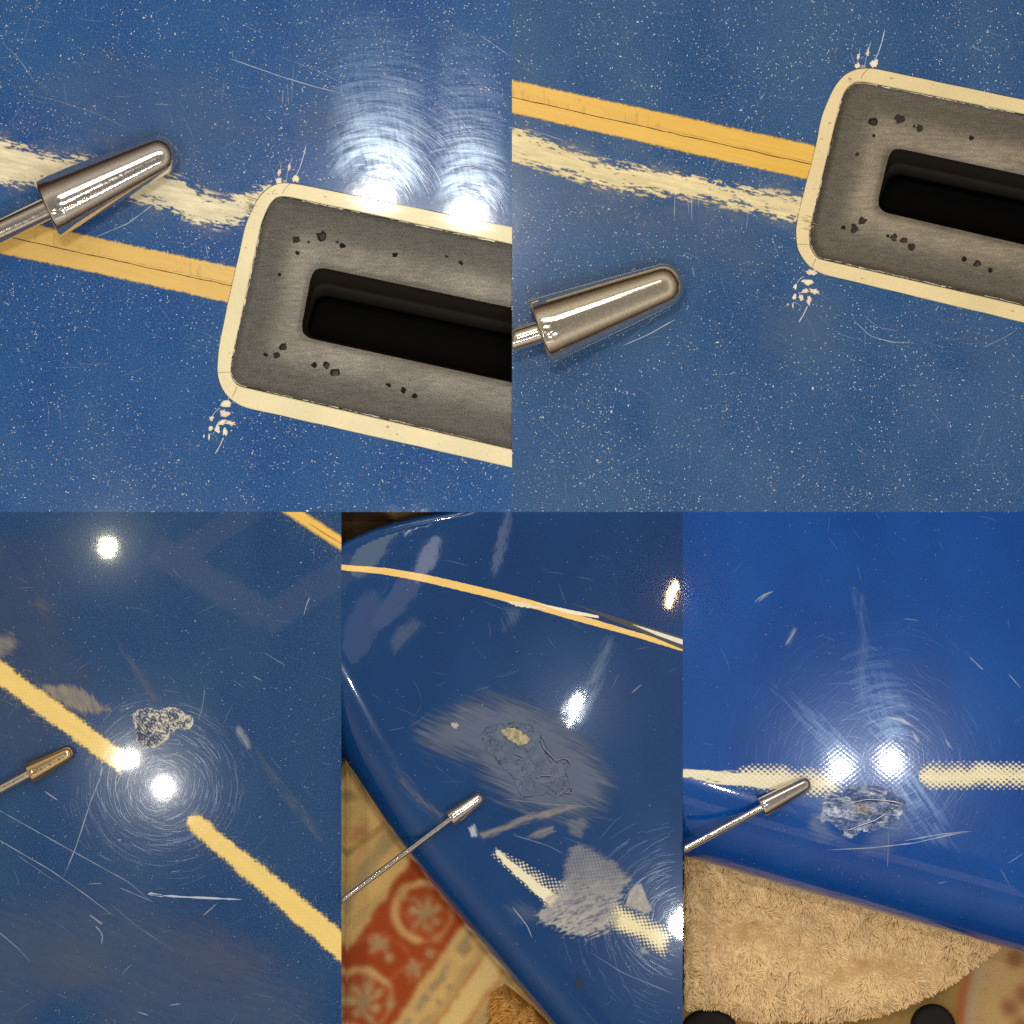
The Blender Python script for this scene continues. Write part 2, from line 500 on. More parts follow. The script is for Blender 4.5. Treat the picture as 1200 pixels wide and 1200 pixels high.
# ---- fin boxes
FB = [
 dict(xr=600, outer=[(600, 266), (349, 215.6), (331, 213.5), (316, 218), (302, 232), (288, 262), (265, 364), (256, 409), (254, 436), (258, 453), (267, 466), (284, 477), (600, 548)],
      grey=[(600, 286), (336, 230), (324, 230), (315, 240), (306, 262), (271, 425), (270, 440), (277, 452), (600, 527)],
      slot=[(600, 360), (378, 313), (368, 315), (363, 326), (353, 380), (354, 390), (362, 396), (600, 448)],
      ledge=[(600, 391), (379, 344), (370, 346), (366, 352), (358, 380), (359, 388), (366, 393), (600, 444)],
      ko=((312, 222), (262, 460)), kg=((318, 235), (272, 448)), ks=((366, 319), (356, 393)), kl=((370, 348), (361, 391)),
      pits=[(347, 280.5, 5), (377.5, 276, 5.5), (401, 287, 3.6), (348, 296, 2.5), (327, 321, 2), (462.6, 298, 3.2), (540, 307.5, 2.6), (523, 300, 1.5),
            (324, 416, 5), (332, 406, 5), (311, 415.5, 2.5), (368, 427, 3), (383, 427.5, 4), (392.5, 436, 4.5), (455, 451, 2.5), (472, 457, 3.5), (485.5, 464, 3), (361, 283, 1.4), (395, 283, 1.3)],
      tone=S(98, 94, 86), rim=S(236, 222, 175)),
 dict(xr=1262, outer=[(1262, 130), (1022, 79.6), (1004, 80), (988, 88), (977, 102), (963, 135), (954, 179), (938, 240), (932, 268), (934, 293), (946, 311), (962, 321), (1262, 393)],
      grey=[(1262, 146), (1012, 95.5), (1000, 96), (990, 106), (984, 122), (948, 272), (949, 290), (957, 303), (1262, 373)],
      slot=[(1262, 217), (1056, 173), (1047, 174), (1042, 184), (1030.5, 232), (1031, 242), (1038, 248), (1262, 300)],
      ledge=[(1262, 243), (1060, 200), (1050, 202), (1046, 208), (1035, 234), (1036, 241), (1042, 246), (1262, 296)],
      ko=((981, 95), (939, 304)), kg=((994, 101), (952, 297)), ks=((1044, 178), (1033, 246)), kl=((1050, 204), (1038, 244)),
      pits=[(1024, 142, 5), (1055, 139, 5), (1078, 149, 4), (1024.5, 158, 2), (1005, 180, 2), (1139, 161, 3.4), (1011, 257.6, 5), (1002, 267, 5.5), (988.7, 266.5, 2.5),
            (1048, 278, 4), (1060, 281, 4.5), (1070, 288.6, 4.5), (1131, 303, 3), (1146, 309, 4), (1161, 316.5, 3), (1072, 147, 1.6), (1041, 276, 1.8)],
      tone=S(106, 98, 84), rim=S(232, 211, 158)),
]
HOLE = []
for bi, fb in enumerate(FB):
    bd = boards[bi]
    ou = keyed(fb['outer'], *fb['ko'], it=6); gr = keyed(fb['grey'], *fb['kg'], it=3)
    sl = keyed(fb['slot'], *fb['ks'], it=3, step=2.0); le = keyed(fb['ledge'], *fb['kl'], it=3, step=2.0)
    xr = fb['xr']
    for a in (ou, gr, sl, le): a[0, 0] = a[-1, 0] = xr
    hole = [tuple(p) for p in ou]
    HOLE.append(hole)
    if bi == 0:
        outline = [(-60, -60), (600, -60)] + hole + [(600, 600), (-60, 600)]
    else:
        outline = [(600, -60), (1262, -60)] + hole + [(1262, 600), (600, 600)]
    slab(outline, bd, M_blue[bi])
    def row(a, z, inset_to=None, f=0.0):
        r = np.zeros((len(a), 3)); r[:, :2] = a if inset_to is None else a * (1 - f) + inset_to * f
        r[:, 2] = z
        return r
    # cream resin ring round the box
    mb = MB()
    V = np.stack([row(ou, -6), row(ou, -0.2), row(ou, 0.45, gr, 0.04), row(ou, 0.5, gr, 0.5), row(ou, 0.45, gr, 0.95), row(ou, -0.3, gr, 1.0), row(gr, -8)])
    nz = fbm(V[..., 0] * 0.02, V[..., 1] * 0.02, 5)[..., None]
    rim = np.array(fb['rim'])
    C = rim * (0.90 + 0.18 * nz)
    mb.grid(V, C)
    ring = mb.build('resin_rim', M_resin, bd, label='cream resin rim round the fin box')
    # the box face, slightly dished, down to the slot
    rows = []; tones = []
    n = 26
    for k in range(n):
        f = k / (n - 1)
        g = gr + (gr - gr.mean(0)) * 0.0
        a = g * (1 - f) + sl * f
        z = -1.6 - 2.6 * sstep(0, 0.12, f) - 3.0 * sstep(0.90, 1.0, f)
        r = row(a, z); r[:, 2] += 0.5 * (fbm(a[:, 0] * 0.05, a[:, 1] * 0.05, 9) - 0.5) * (0.2 < f < 0.9)
        rows.append(r)
        wear_shade = 0.56 + 1.25 * np.exp(-((f - 0.78) / 0.25) ** 2) * (0.35 + 0.9 * fbm(a[:, 0] * 0.02, a[:, 1] * 0.03, 3 + bi)) - 0.22 * math.exp(-(f / 0.06) ** 2) + 0.55 * math.exp(-((f - 0.93) / 0.045) ** 2) * fbm(a[:, 0] * 0.03, a[:, 1] * 0.03, 13 + bi)  # worn bright by the slot, outer edge shading painted into the colour
        tones.append(np.array(fb['tone'])[None, :] * wear_shade[:, None])
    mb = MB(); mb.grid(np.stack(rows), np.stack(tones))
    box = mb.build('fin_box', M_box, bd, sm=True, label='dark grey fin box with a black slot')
    # slot: sloping ledge then a deep black well
    mb = MB()
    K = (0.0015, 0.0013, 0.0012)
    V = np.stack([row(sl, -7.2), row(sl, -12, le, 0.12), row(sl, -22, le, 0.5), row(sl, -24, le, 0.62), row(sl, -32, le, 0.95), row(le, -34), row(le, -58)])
    C = np.zeros(V.shape); C[:] = np.array(K); C[:2] = np.array((0.016, 0.014, 0.011)); C[2:3] = np.array((0.011, 0.009, 0.007)); C[3:5] = np.array((0.006, 0.005, 0.004)); C[3] = np.array((0.022, 0.019, 0.015))  # upper wall and ledge line painted as lit, deeper rows as shade
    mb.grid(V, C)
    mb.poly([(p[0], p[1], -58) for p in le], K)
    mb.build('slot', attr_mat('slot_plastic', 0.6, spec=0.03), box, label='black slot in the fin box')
    # pits
    for px, py, pr in fb['pits']:
        mb = MB(); n = 11; ph = random.random() * 6
        rr = [1.2 * pr * (0.6 + 0.62 * random.random()) for _ in range(n)]
        sx = random.uniform(0.8, 1.15)
        pts = [(px + sx * rr[k] * math.cos(ph + 2 * math.pi * k / n), py + rr[k] * 0.9 * math.sin(ph + 2 * math.pi * k / n), -3.55) for k in range(n)]
        k1 = random.uniform(0.06, 0.2); k2 = random.uniform(0.2, 0.5)
        mb.poly(pts, tuple(c * k1 for c in fb['tone']))
        q = [(px + 0.6 + (x - px) * 0.62, py + 0.8 + (y - py) * 0.62, -3.4) for x, y, z in pts]
        mb.poly(q, tuple(c * k2 for c in fb['tone']) if pr > 3.8 else (0.006, 0.006, 0.005))
        mb.build('pit', M_flat, box)
    # thin light flakes, dark seam and painted shadow line along the edge of the box
    mb = MB()
    N = len(gr)
    for k in range(2, N - 12):
        if (gr[k, 0] > xr - 6): continue
        low = gr[k, 1] > gr[:, 1].mean()
        if random.random() < (0.55 if low else 0.35):
            seg = gr[k:k + random.randint(3, 9)]
            seg = seg + np.array([0.4, -1.6 if low else 1.2]) + RNG.normal(0, 0.25, seg.shape)
            mb.strip(seg, np.linspace(1.0, 0.3, len(seg)) * (0.6 + 0.8 * RNG.random(len(seg))) * random.uniform(0.4, 1.5), flat, 0.3 if low else -1.0, S(236, 228, 200) if random.random() < 0.72 else (0.06, 0.05, 0.04))
    mb.build('edge_flake', M_flat, box, kind='stuff')
    # dark line hugging the outside of the ring
    mb = MB()
    mb.strip(ou[4:-4], 1.3 * np.maximum(0.05, vn(np.arange(len(ou) - 8) * 0.23, 0 * np.arange(len(ou) - 8.), 4) - 0.25), flat, 0.62, (0.035, 0.05, 0.075))
    mb.build('edge_seam', M_flat, ring)
    for _ in range(9):                                    # small bubbles and nicks in the rim
        k = random.randint(6, len(ou) - 7); f = random.uniform(0.25, 0.75)
        cx, cy = ou[k] * (1 - f) + gr[k] * f
        if cx > xr - 4: continue
        mb = MB(); r = random.uniform(0.7, 2.0)
        mb.poly([(x, y, 0.62) for x, y in blob(cx, cy, r * random.uniform(0.8, 1.8), r * 0.7, 8, 0.2)], tuple(c * random.uniform(0.45, 0.8) for c in (fb['rim'][0],) * 1 + (fb['rim'][1], fb['rim'][2] * 0.9)))
        mb.build('nick', M_flat, ring)

# hairline cracks across the rings and flaked chips at their corners
def crack(bd, pts, wd, col, zf=flat, off=0.75, name='crack', mat=None):
    mb = MB(); P = smooth(pts, 2.0, 2)
    k = np.linspace(0, 1, len(P))
    wdt = wd * (0.45 + 0.9 * vn(k * len(P) * 0.35, 0 * k, 3)) * np.minimum(1, 6 * (1.02 - k))
    mb.strip(P, wdt, zf, off, col)
    return mb.build(name, mat or M_flat, bd)
def chip(bd, pts, col, zf=flat, off=0.35):
    mb = MB(); mb.poly([(x, y, off) for x, y in pts], col)
    cx = sum(p[0] for p in pts) / len(pts); cy = sum(p[1] for p in pts) / len(pts)
    mb.poly([(cx + (x - cx) * 0.55 + 0.2, cy + (y - cy) * 0.5, off + 0.15) for x, y in pts], tuple(min(1, c * 1.12) for c in col))
    return mb.build('chip', M_bare, bd)
DK = (0.10, 0.07, 0.035); CR = S(233, 222, 190); PK = S(226, 205, 182)
def corner_damage(bd, ox, oy, lx, ly):
    """upper corner at (ox, oy), lower corner flakes at (lx, ly)"""
    crack(bd, [(ox, oy), (ox + 2, oy - 5), (ox + 8, oy - 11), (ox + 12, oy - 14)], 0.8, DK)
    chip(bd, blob(ox - 4, oy - 15, 3.6, 3.2), CR); chip(bd, blob(ox + 15.5, oy - 18, 4.2, 4.4), CR)
    chip(bd, blob(ox - 3.5, oy - 25, 2.0, 3.6, rot=0.3), PK); chip(bd, blob(ox + 8, oy - 31, 1.6, 4.2, rot=0.15), PK)
    chip(bd, blob(ox + 2, oy - 14, 3, 2.4), S(150, 150, 150))
    crack(bd, [(ox + 15, oy - 20), (ox + 20, oy - 29), (ox + 25, oy - 45), (ox + 28, oy - 58)], 1.4, S(205, 212, 225), off=0.36)
    crack(bd, [(ox + 4, oy - 13), (ox + 6, oy - 24), (ox + 9, oy - 34), (ox + 12, oy - 44)], 1.0, S(190, 190, 195), off=0.36)
    crack(bd, [(ox - 5, oy - 16), (ox - 3, oy - 26), (ox - 1, oy - 37)], 0.9, S(180, 180, 185), off=0.36)
    crack(bd, [(ox - 8, oy - 17), (ox - 10, oy - 24), (ox - 12, oy - 31)], 0.8, S(160, 165, 180), off=0.36)
    # lower flakes
    P = [(0, -7, 6.5, 3.6, -0.1), (-3, 5, 6.5, 3.4, 0.15), (-6, 15, 5.5, 2.6, -0.25), (4, 15.5, 6, 3.2, 0.2), (-18, 10, 2.2, 3.2, 0), (-19, 22, 2.4, 3.2, 0.4),
         (-11, 23, 2.8, 4.0, -0.2), (-2, 26, 2.7, 4.4, 0.2), (-21, 32, 0.9, 3.8, 0.1), (-27, 31, 0.9, 1.8, 0)]
    for a, b, rx, ry, r in P: chip(bd, blob(lx + a, ly + b, rx, ry, 10, r, 0.22), PK if random.random() < 0.5 else CR)
    crack(bd, [(lx - 4, ly + 33), (lx - 8, ly + 42), (lx - 14, ly + 52)], 1.9, S(215, 208, 195), off=0.36)
    crack(bd, [(lx - 8, ly - 2), (lx - 14, ly + 2), (lx - 17, ly + 8)], 1.2, S(205, 200, 195), off=0.36)
    crack(bd, [(lx - 8, ly + 13), (lx - 13, ly + 19)], 1.2, S(205, 200, 195), off=0.36)
    crack(bd, [(lx - 20, ly + 28), (lx - 11, ly + 32), (lx - 12, ly + 36)], 0.8, S(175, 175, 180), off=0.36)
corner_damage(boards[0], 331, 227, 266, 480)
corner_damage(boards[1], 1009, 92, 950, 326)
crack(boards[0], [(278, 453), (272, 466)], 0.9, DK); crack(boards[0], [(254, 437), (270, 436)], 0.7, DK)
crack(boards[1], [(956, 303), (950, 317)], 0.9, DK); crack(boards[1], [(934, 286), (950, 287)], 0.7, DK)
crack(boards[0], [(322, 222), (318, 228), (326, 227)], 0.6, DK); crack(boards[1], [(997, 92), (994, 96), (1001, 95)], 0.6, DK)

# ---- stringers and worn cream bands of the two upper boards
def stringer(bd, up, lo, mid, x0, x1, seed, hole, g=S(230, 192, 104), g2=S(222, 176, 80)):
    def f(x, y):
        d = bandsd(up, lo, x, y)
        return d + 2.6 * (fbm(x * 0.25, y * 0.5, seed) - 0.5) + 1.4 * (vn(x * 0.9, y * 0.9, seed + 3) - 0.5)
    def c(x, y):
        u = y - np.interp(x, [p[0] for p in mid], [p[1] for p in mid])
        k = fbm(x * 0.02, u * 0.35, seed + 1)[..., None]
        tick = (vn(x * 0.55, u * 0.04, seed + 8) > 0.72) & (u < -1) & (u > -16) & (fbm(x * 0.02, u * 0.01, seed + 5) > 0.42)
        col = np.array(g) * k + np.array(g2) * (1 - k)
        return col * np.where(tick, 0.84, 1.0)[..., None]
    mb = MB(); soft_patch(mb, lambda x, y: np.where(inside(hole, x, y), -9.0, f(x, y)), (x0, min(p[1] for p in up) - 8, x1, max(p[1] for p in lo) + 8), 1.1, flat, 0.22, c, -1.2, 1.2)
    s = mb.build('stringer', M_inlayfilm, bd, label='gold wooden stringer strip with a dark glue line')
    mb = MB(); P = smooth(mid, 3.0, 1); P[:, 1] += 0.9 * (vn(P[:, 0] * 0.08, P[:, 1] * 0, 3) - 0.5)
    mb.strip(P, 0.7 + 0.7 * vn(P[:, 0] * 0.2, P[:, 0] * 0, 6), flat, 0.40, (0.16, 0.09, 0.025))
    P2 = P + np.array([0, -2.6]); mb.strip(P2[len(P2) // 2:], 0.5 * vn(P2[len(P2) // 2:, 0] * 0.15, P2[len(P2) // 2:, 0] * 0, 9), flat, 0.40, (0.28, 0.17, 0.05))
    mb.build('glue_line', M_flat, s)
stringer(boards[0], [(-60, 244), (0, 255), (40, 263), (277, 314)], [(-60, 284), (0, 297), (100, 317), (270, 355)], [(-60, 263), (0, 276), (272, 335)], -60, 280, 11, HOLE[0])
stringer(boards[1], [(600, 94), (955, 171)], [(600, 132), (945, 210)], [(600, 114), (952, 193)], 600, 960, 31, HOLE[1], S(236, 192, 78), S(226, 172, 52))

def worn_band(bd, up, lo, bbox, deg, seed, cream, hole, amp=15.0):
    def f(x, y):
        u, v = rotc(x, y, deg)
        d = bandsd(up, lo, x, y)
        r = d + 1.5 + amp * (fbm(u * 0.05, v * 0.16, seed, 4) - 0.5) + 17 * (vn(u * 0.10, v * 0.62, seed + 5) - 0.5) + 11 * (vn(u * 0.35, v * 0.95, seed + 9) - 0.5)
        return np.where(inside(hole, x, y), -9, np.minimum(r, d + 7))
    def c(x, y):
        u, v = rotc(x, y, deg)
        k = fbm(u * 0.04, v * 0.35, seed + 2)[..., None]
        return np.array(cream) * (0.66 + 0.52 * k) * (0.92 + 0.16 * vn(u * 0.12, v * 0.9, seed + 12))[..., None]
    mb = MB(); soft_patch(mb, f, bbox, 1.0, flat, 0.30, c, -2.5, 4.0, 0.97)
    o = mb.build('bare_band', M_barefilm, bd, label='cream band where the blue resin is worn through')
    # greyish halo of half-worn resin round it
    def h(x, y):
        u, v = rotc(x, y, deg)
        d = bandsd(up, lo, x, y)
        a = np.exp(-np.maximum(0, -d) / 18.0) * sstep(0.30, 0.72, fbm(u * 0.03, v * 0.06, seed + 4)) * (0.3 + 0.7 * vn(u * 0.35, v * 0.5, seed + 6))
        return np.where(inside(hole, x, y), 0, 0.62 * a)
    mb = MB(); smear(mb, h, (bbox[0], bbox[1] - 45, bbox[2], bbox[3] + 45), 1.6, flat, 0.16, S(138, 146, 166))
    mb.build('worn_haze', M_film, bd)
    return o
worn_band(boards[0], [(-60, 152), (0, 166), (45, 180), (85, 186), (150, 192), (210, 211), (240, 228), (265, 236), (290, 226), (325, 214)],
          [(-60, 200), (0, 212), (30, 216), (60, 210), (120, 222), (190, 240), (225, 257), (255, 264), (285, 257), (300, 247), (325, 232)], (-60, 140, 318, 275), 14, 51, S(240, 228, 190), HOLE[0])
worn_band(boards[1], [(600, 152), (640, 165), (700, 190), (750, 199), (800, 207), (860, 221), (945, 234)],
          [(600, 188), (650, 199), (700, 215), (770, 227), (850, 238), (945, 260)], (600, 138, 950, 275), 13, 71, S(238, 220, 166), HOLE[1])
# grain scratches of the band running over the ring
for bd, cx, cy in ((boards[1], 952, 256), (boards[0], 300, 236)):
    mb = MB()
    for _ in range(16):
        x = cx - 16 + random.random() * 12; y = cy + random.uniform(-9, 12)
        mb.strip([(x, y), (x + 6, y + 1.6), (x + random.uniform(7, 11), y + 3)], [0.2, 0.5, 0.15], flat, 0.8, (0.42, 0.32, 0.16))
    mb.build('grain_scratch', M_flat, bd, kind='stuff')

# ---- third board: plain flat slab
slab([(-60, 600), (400, 600), (400, 1260), (-60, 1260)], boards[2], M_blue[2])
def lattice(x, y, p, deg=0.0):
    u, v = rotc(x, y, deg)
    return np.cos(math.pi * u / p[0]) * np.cos(math.pi * v / p[1])
def stripe(bd, a, b, wa, wb, seed, soft=4.0, col=S(240, 206, 112), tipa=False, tipb=False, zf=flat, wv=0.8, pitch=(3.0, 2.5), name='gold_stripe', off=0.25):
    a = np.array(a, float); b = np.array(b, float); L = np.hypot(*(b - a)); t = (b - a) / L; nrm = np.array([-t[1], t[0]])
    def f(x, y):
        s = (x - a[0]) * t[0] + (y - a[1]) * t[1]; d = (x - a[0]) * nrm[0] + (y - a[1]) * nrm[1]
        hw = 0.5 * (wa + (wb - wa) * np.clip(s / L, 0, 1))
        if tipa: hw = hw * np.sqrt(np.clip(s / 10, 0, 1))
        if tipb: hw = hw * np.sqrt(np.clip((L - s) / 10, 0, 1))
        e = np.minimum(np.minimum(hw - np.abs(d), s), L - s)
        return e + soft * wv * lattice(x, y, pitch, math.degrees(math.atan2(t[1], t[0]))) * 0.35 + soft * 0.8 * (vn(x * 0.3, y * 0.3, seed) - 0.5) + soft * 0.9 * (fbm(x * 0.05, y * 0.05, seed + 4) - 0.5)
    def c(x, y):
        s = (x - a[0]) * t[0] + (y - a[1]) * t[1]; d = (x - a[0]) * nrm[0] + (y - a[1]) * nrm[1]
        k = 0.94 + 0.14 * fbm(s * 0.05, d * 0.3, seed)
        k = k * (1 + 0.05 * lattice(x, y, pitch, math.degrees(math.atan2(t[1], t[0]))))
        return np.array(col) * k[..., None]
    m = 6 + max(wa, wb) * 0.6 + soft
    bb = (max(bd['x0'], min(a[0], b[0]) - m), max(600, min(a[1], b[1]) - m), min(bd['x1'], max(a[0], b[0]) + m), max(a[1], b[1]) + m)
    mb = MB(); soft_patch(mb, f, bb, 0.95, zf, off, c, -2.2, 2.6, 0.96)
    o = mb.build(name, M_inlayfilm, bd)
    # fine spray of worn specks on both sides of the stripe
    mb = MB()
    for _ in range(int(L * 2.6)):
        s = random.random() * L; sd = random.choice((-1, 1)); d = sd * (0.5 * (wa + (wb - wa) * s / L) + abs(random.gauss(0, 1)) * 6.5)
        x, y = a + t * s + nrm * d
        if bb[0] < x < bb[2] and y > 601:
            r = random.uniform(0.2, 0.5)
            k9 = random.uniform(0.4, 0.8)
            mb.poly([(x + r, y, 0.16), (x, y + r, 0.16), (x - r, y, 0.16), (x, y - r, 0.16)], tuple(0.5 * (c + g) * k9 for c, g in zip(col, S(150, 160, 175))))
    mb.build('worn_speck', M_flake, o, kind='stuff')
    return o
for b, (x0, x1) in zip(boards, ((-60, 600), (600, 1262), (-60, 400), (400, 800), (800, 1260))):
    b['x0'] = x0; b['x1'] = x1
stripe(boards[2], (-50, 752), (148, 897), 25, 23, 5)
stripe(boards[2], (221, 958), (455, 1155), 20, 33, 6, tipa=True)
stripe(boards[2], (310, 578), (440, 663), 13, 15, 8, soft=1.4, col=S(238, 190, 76))
mb = MB(); mb.strip([(362, 613), (380, 625), (400, 637)], [0.5, 1.5, 0.8], flat, 0.45, S(190, 120, 40)); mb.build('stripe_line', M_flat, boards[2])

# rough crusts: real relief coloured by height
def crust(bd, poly, hfun, cfun, step=0.9, zf=flat, name='ding', label=None, edge=3.0, rag=2.5, seed=1, mat=None):
    xs = [p[0] for p in poly]; ys = [p[1] for p in poly]
    def F(x, y): return polysd(poly, x, y) + rag * (fbm(x * 0.25, y * 0.25, seed) - 0.5) * 2
    mb = MB()
    x0, y0, x1, y1 = min(xs) - 4, min(ys) - 4, max(xs) + 4, max(ys) + 4
    X, Y = np.meshgrid(np.arange(x0, x1, step), np.arange(y0, y1, step))
    D = F(X, Y)
    Z = zf(X, Y) + np.where(D > 0, 0.25 + hfun(X, Y, D) * np.minimum(1, D / edge), -0.4)
    C = cfun(X, Y, D)
    keep = (np.maximum.reduce([D[:-1, :-1], D[1:, :-1], D[:-1, 1:], D[1:, 1:]]) > 0)
    n = 0; ids = np.full(D.shape, -1)
    used = np.zeros(D.shape, bool)
    used[:-1, :-1] |= keep; used[1:, :-1] |= keep; used[:-1, 1:] |= keep; used[1:, 1:] |= keep
    ids[used] = np.arange(used.sum())
    mb.v = list(zip(X[used], Y[used], Z[used])); mb.c = [tuple(c) + (1.0,) for c in C[used]]
    for r, k in zip(*np.nonzero(keep)):
        mb.f.append((int(ids[r, k]), int(ids[r, k + 1]), int(ids[r + 1, k + 1]), int(ids[r + 1, k])))
    return mb.build(name, mat or M_rough, bd, sm=mat is not None, label=label)
P3D = [(155, 838), (161, 832), (172, 830), (188, 832), (198, 829), (211, 830), (216, 837), (223, 839), (228, 845), (227, 850), (221, 855), (209, 853), (201, 859), (196, 867), (186, 874), (174, 877), (170, 876), (161, 868), (158, 852)]
def h3(x, y, d):
    return 1.2 * np.abs(fbm(x * 0.22, y * 0.22, 3) - 0.5) * 2 + 0.9 * vn(x * 0.8, y * 0.8, 8)
def c3(x, y, d):
    n = fbm(x * 0.16, y * 0.16, 21, 3); f = vn(x * 0.75, y * 0.75, 33)
    k = sstep(0.46, 0.66, 0.50 * n + 0.50 * f + 0.26 * np.exp(-np.maximum(d, 0) / 2.2))[..., None]
    return np.array(S(34, 58, 92)) * (1 - k) + np.array(S(204, 198, 180)) * k
crust(boards[2], P3D, h3, c3, name='ding', label='small crusty ding with pale crumbled edges', seed=2)

# ------------------------------------------------------------------ fourth and fifth boards: decks that roll over into a rail
EDGE4 = smooth([(340, 770), (372, 830), (400, 882), (450, 961), (480, 1003), (520, 1052), (590, 1136), (645, 1199), (690, 1252), (740, 1310)], 6, 6)
NOSE4 = smooth([(340, 668), (372, 650), (400, 637), (430, 622), (470, 610), (520, 600), (600, 586), (700, 575)], 6, 6)
EDGE5 = smooth([(740, 984), (800, 1003), (900, 1033), (1000, 1061), (1100, 1089), (1200, 1117), (1300, 1142)], 6, 6)
def roll(s, R, k):
    s = np.clip(s, 0, R)
    return -k * (R - np.sqrt(np.maximum(R * R - (R - s) ** 2, 0)))
EDGE4 = 600 + (resample(EDGE4, 26) - 600) * (1 + 46 / H); NOSE4 = resample(NOSE4, 18); EDGE5 = 600 + (resample(EDGE5, 18) - 600) * (1 + 80 / H)   # the rail's edge lies below the deck
class Lookup:
    def __init__(self, fn, x0, y0, x1, y1, st):
        self.x0, self.y0, self.st = x0, y0, st
        X, Y = np.meshgrid(np.arange(x0, x1 + st, st), np.arange(y0, y1 + st, st))
        self.a = fn(X, Y)
    def __call__(self, x, y):
        u = np.clip((np.asarray(x, float) - self.x0) / self.st, 0, self.a.shape[1] - 1.001); v = np.clip((np.asarray(y, float) - self.y0) / self.st, 0, self.a.shape[0] - 1.001)
        i = u.astype(int); j = v.astype(int); fu = u - i; fv = v - j; a = self.a
        return (a[j, i] * (1 - fu) + a[j, i + 1] * fu) * (1 - fv) + (a[j + 1, i] * (1 - fu) + a[j + 1, i + 1] * fu) * fv
dE4 = Lookup(lambda x, y: segdist(EDGE4, x, y, sign=True)[0], 395, 590, 805, 1270, 1.0)
dN4 = Lookup(lambda x, y: segdist(NOSE4, x, y, sign=True)[0], 395, 560, 805, 1270, 1.0)
dE5 = Lookup(lambda x, y: segdist(EDGE5, x, y, sign=True)[0], 795, 590, 1270, 1260, 1.0)
def zf4(x, y): return roll(-dE4(x, y), 62, 0.75) + roll(dN4(x, y), 9, 0.8)
def zf5(x, y): return roll(-dE5(x, y), 108, 0.76)
def rail_deck(bd, bbox, edges, zf, mat, step):
    """edges: list of (polyline, sign): inside where sign * signed distance > 0"""
    x0, y0, x1, y1 = bbox
    X, Y = np.meshgrid(np.linspace(x0, x1, int((x1 - x0) / step) + 1), np.linspace(y0, y1, int((y1 - y0) / step) + 1))
    out = np.zeros(X.shape, bool)
    for e, sg in edges:
        d, nx, ny = segdist(e, X, Y, sign=True)
        bad = d * sg < 0
        X = np.where(bad, nx, X); Y = np.where(bad, ny, Y)
        out |= bad
    X = np.clip(X, x0, x1)
    Z = zf(X, Y)
    keep = ~(out[:-1, :-1] & out[1:, :-1] & out[:-1, 1:] & out[1:, 1:])
    used = np.zeros(out.shape, bool)
    used[:-1, :-1] |= keep; used[1:, :-1] |= keep; used[:-1, 1:] |= keep; used[1:, 1:] |= keep
    ids = np.full(out.shape, -1); ids[used] = np.arange(used.sum())
    mb = MB(); mb.v = list(zip(X[used], Y[used], Z[used])); mb.c = [(1, 1, 1, 1)] * len(mb.v)
    for r, k in zip(*np.nonzero(keep)):
        mb.f.append((int(ids[r, k]), int(ids[r, k + 1]), int(ids[r + 1, k + 1]), int(ids[r + 1, k])))
    # the underside of the rail, tucking back in
    for e, sg in edges:
        E = e[(e[:, 0] >= x0 - 0.01) & (e[:, 0] <= x1 + 0.01) & (e[:, 1] <= y1 + 1) & (e[:, 1] >= y0 - 20)]
        T = np.gradient(E, axis=0); T /= np.hypot(T[:, 0], T[:, 1])[:, None]
        N = np.stack([-T[:, 1], T[:, 0]], 1) * sg
        z0 = zf(E[:, 0], E[:, 1])
        rows = []
        for ins, dz in ((0, 0), (0.3, -2), (2, -6), (9, -14), (24, -20), (50, -22)):
            r = np.zeros((len(E), 3)); r[:, :2] = E + N * ins; r[:, 0] = np.clip(r[:, 0], x0, x1); r[:, 2] = z0 + dz
            rows.append(r)
        mb.grid(np.stack(rows))
    return mb.build('deck', mat, bd, sm=True)
rail_deck(boards[3], (400, 600, 800, 1260), [(EDGE4, -1), (NOSE4, 1)], zf4, M_blue[3], 3.0)
rail_deck(boards[4], (800, 600, 1268, 1240), [(EDGE5, -1)], zf5, M_blue[4], 3.0)

# pinline of the fourth board; its black edge reflection is painted as a ribbon
def ribbon(bd, name, up, lo, zf, off, col, mat, x0, x1, seed=1, rag=0.6, label=None):
    def f(x, y):
        ux = [p[0] for p in up]; lx = [p[0] for p in lo]
        d = np.minimum(y - np.interp(x, ux, [p[1] for p in up]), np.interp(x, lx, [p[1] for p in lo]) - y)
        d = np.where((x < max(ux[0], lx[0])) | (x > min(ux[-1], lx[-1])), -1, d)
        return d + rag * (vn(x * 0.4, y * 0.4, seed) - 0.5)
    mb = MB(); ys = [p[1] for p in up] + [p[1] for p in lo]
    solid_patch(mb, f, (x0, min(ys) - 3, x1, max(ys) + 3), 0.9, zf, off, col)
    return mb.build(name, mat, bd, label=label)
def offc(c, o): return [(x, y + o(x)) for x, y in c]
PIN = [tuple(p) for p in smooth([(380, 662), (400, 665), (450, 669), (500, 678), (560, 692), (620, 707), (680, 725), (740, 742), (800, 760)], 5, 6)]
hw = lambda s: (lambda x: s * (3.2 + 1.6 * math.sin(max(0.0, min(1.0, (x - 400) / 330.0)) * math.pi)))
gold = S(236, 194, 98)
gcol = lambda x, y: np.array(gold) * (0.92 + 0.16 * fbm(x * 0.06, y * 0.5, 4))[..., None]
ribbon(boards[3], 'pinline', offc(PIN, hw(-1)), offc(PIN, hw(1)), zf4, 0.35, gcol, M_inlay, 400, 800, label='curved gold pinline')
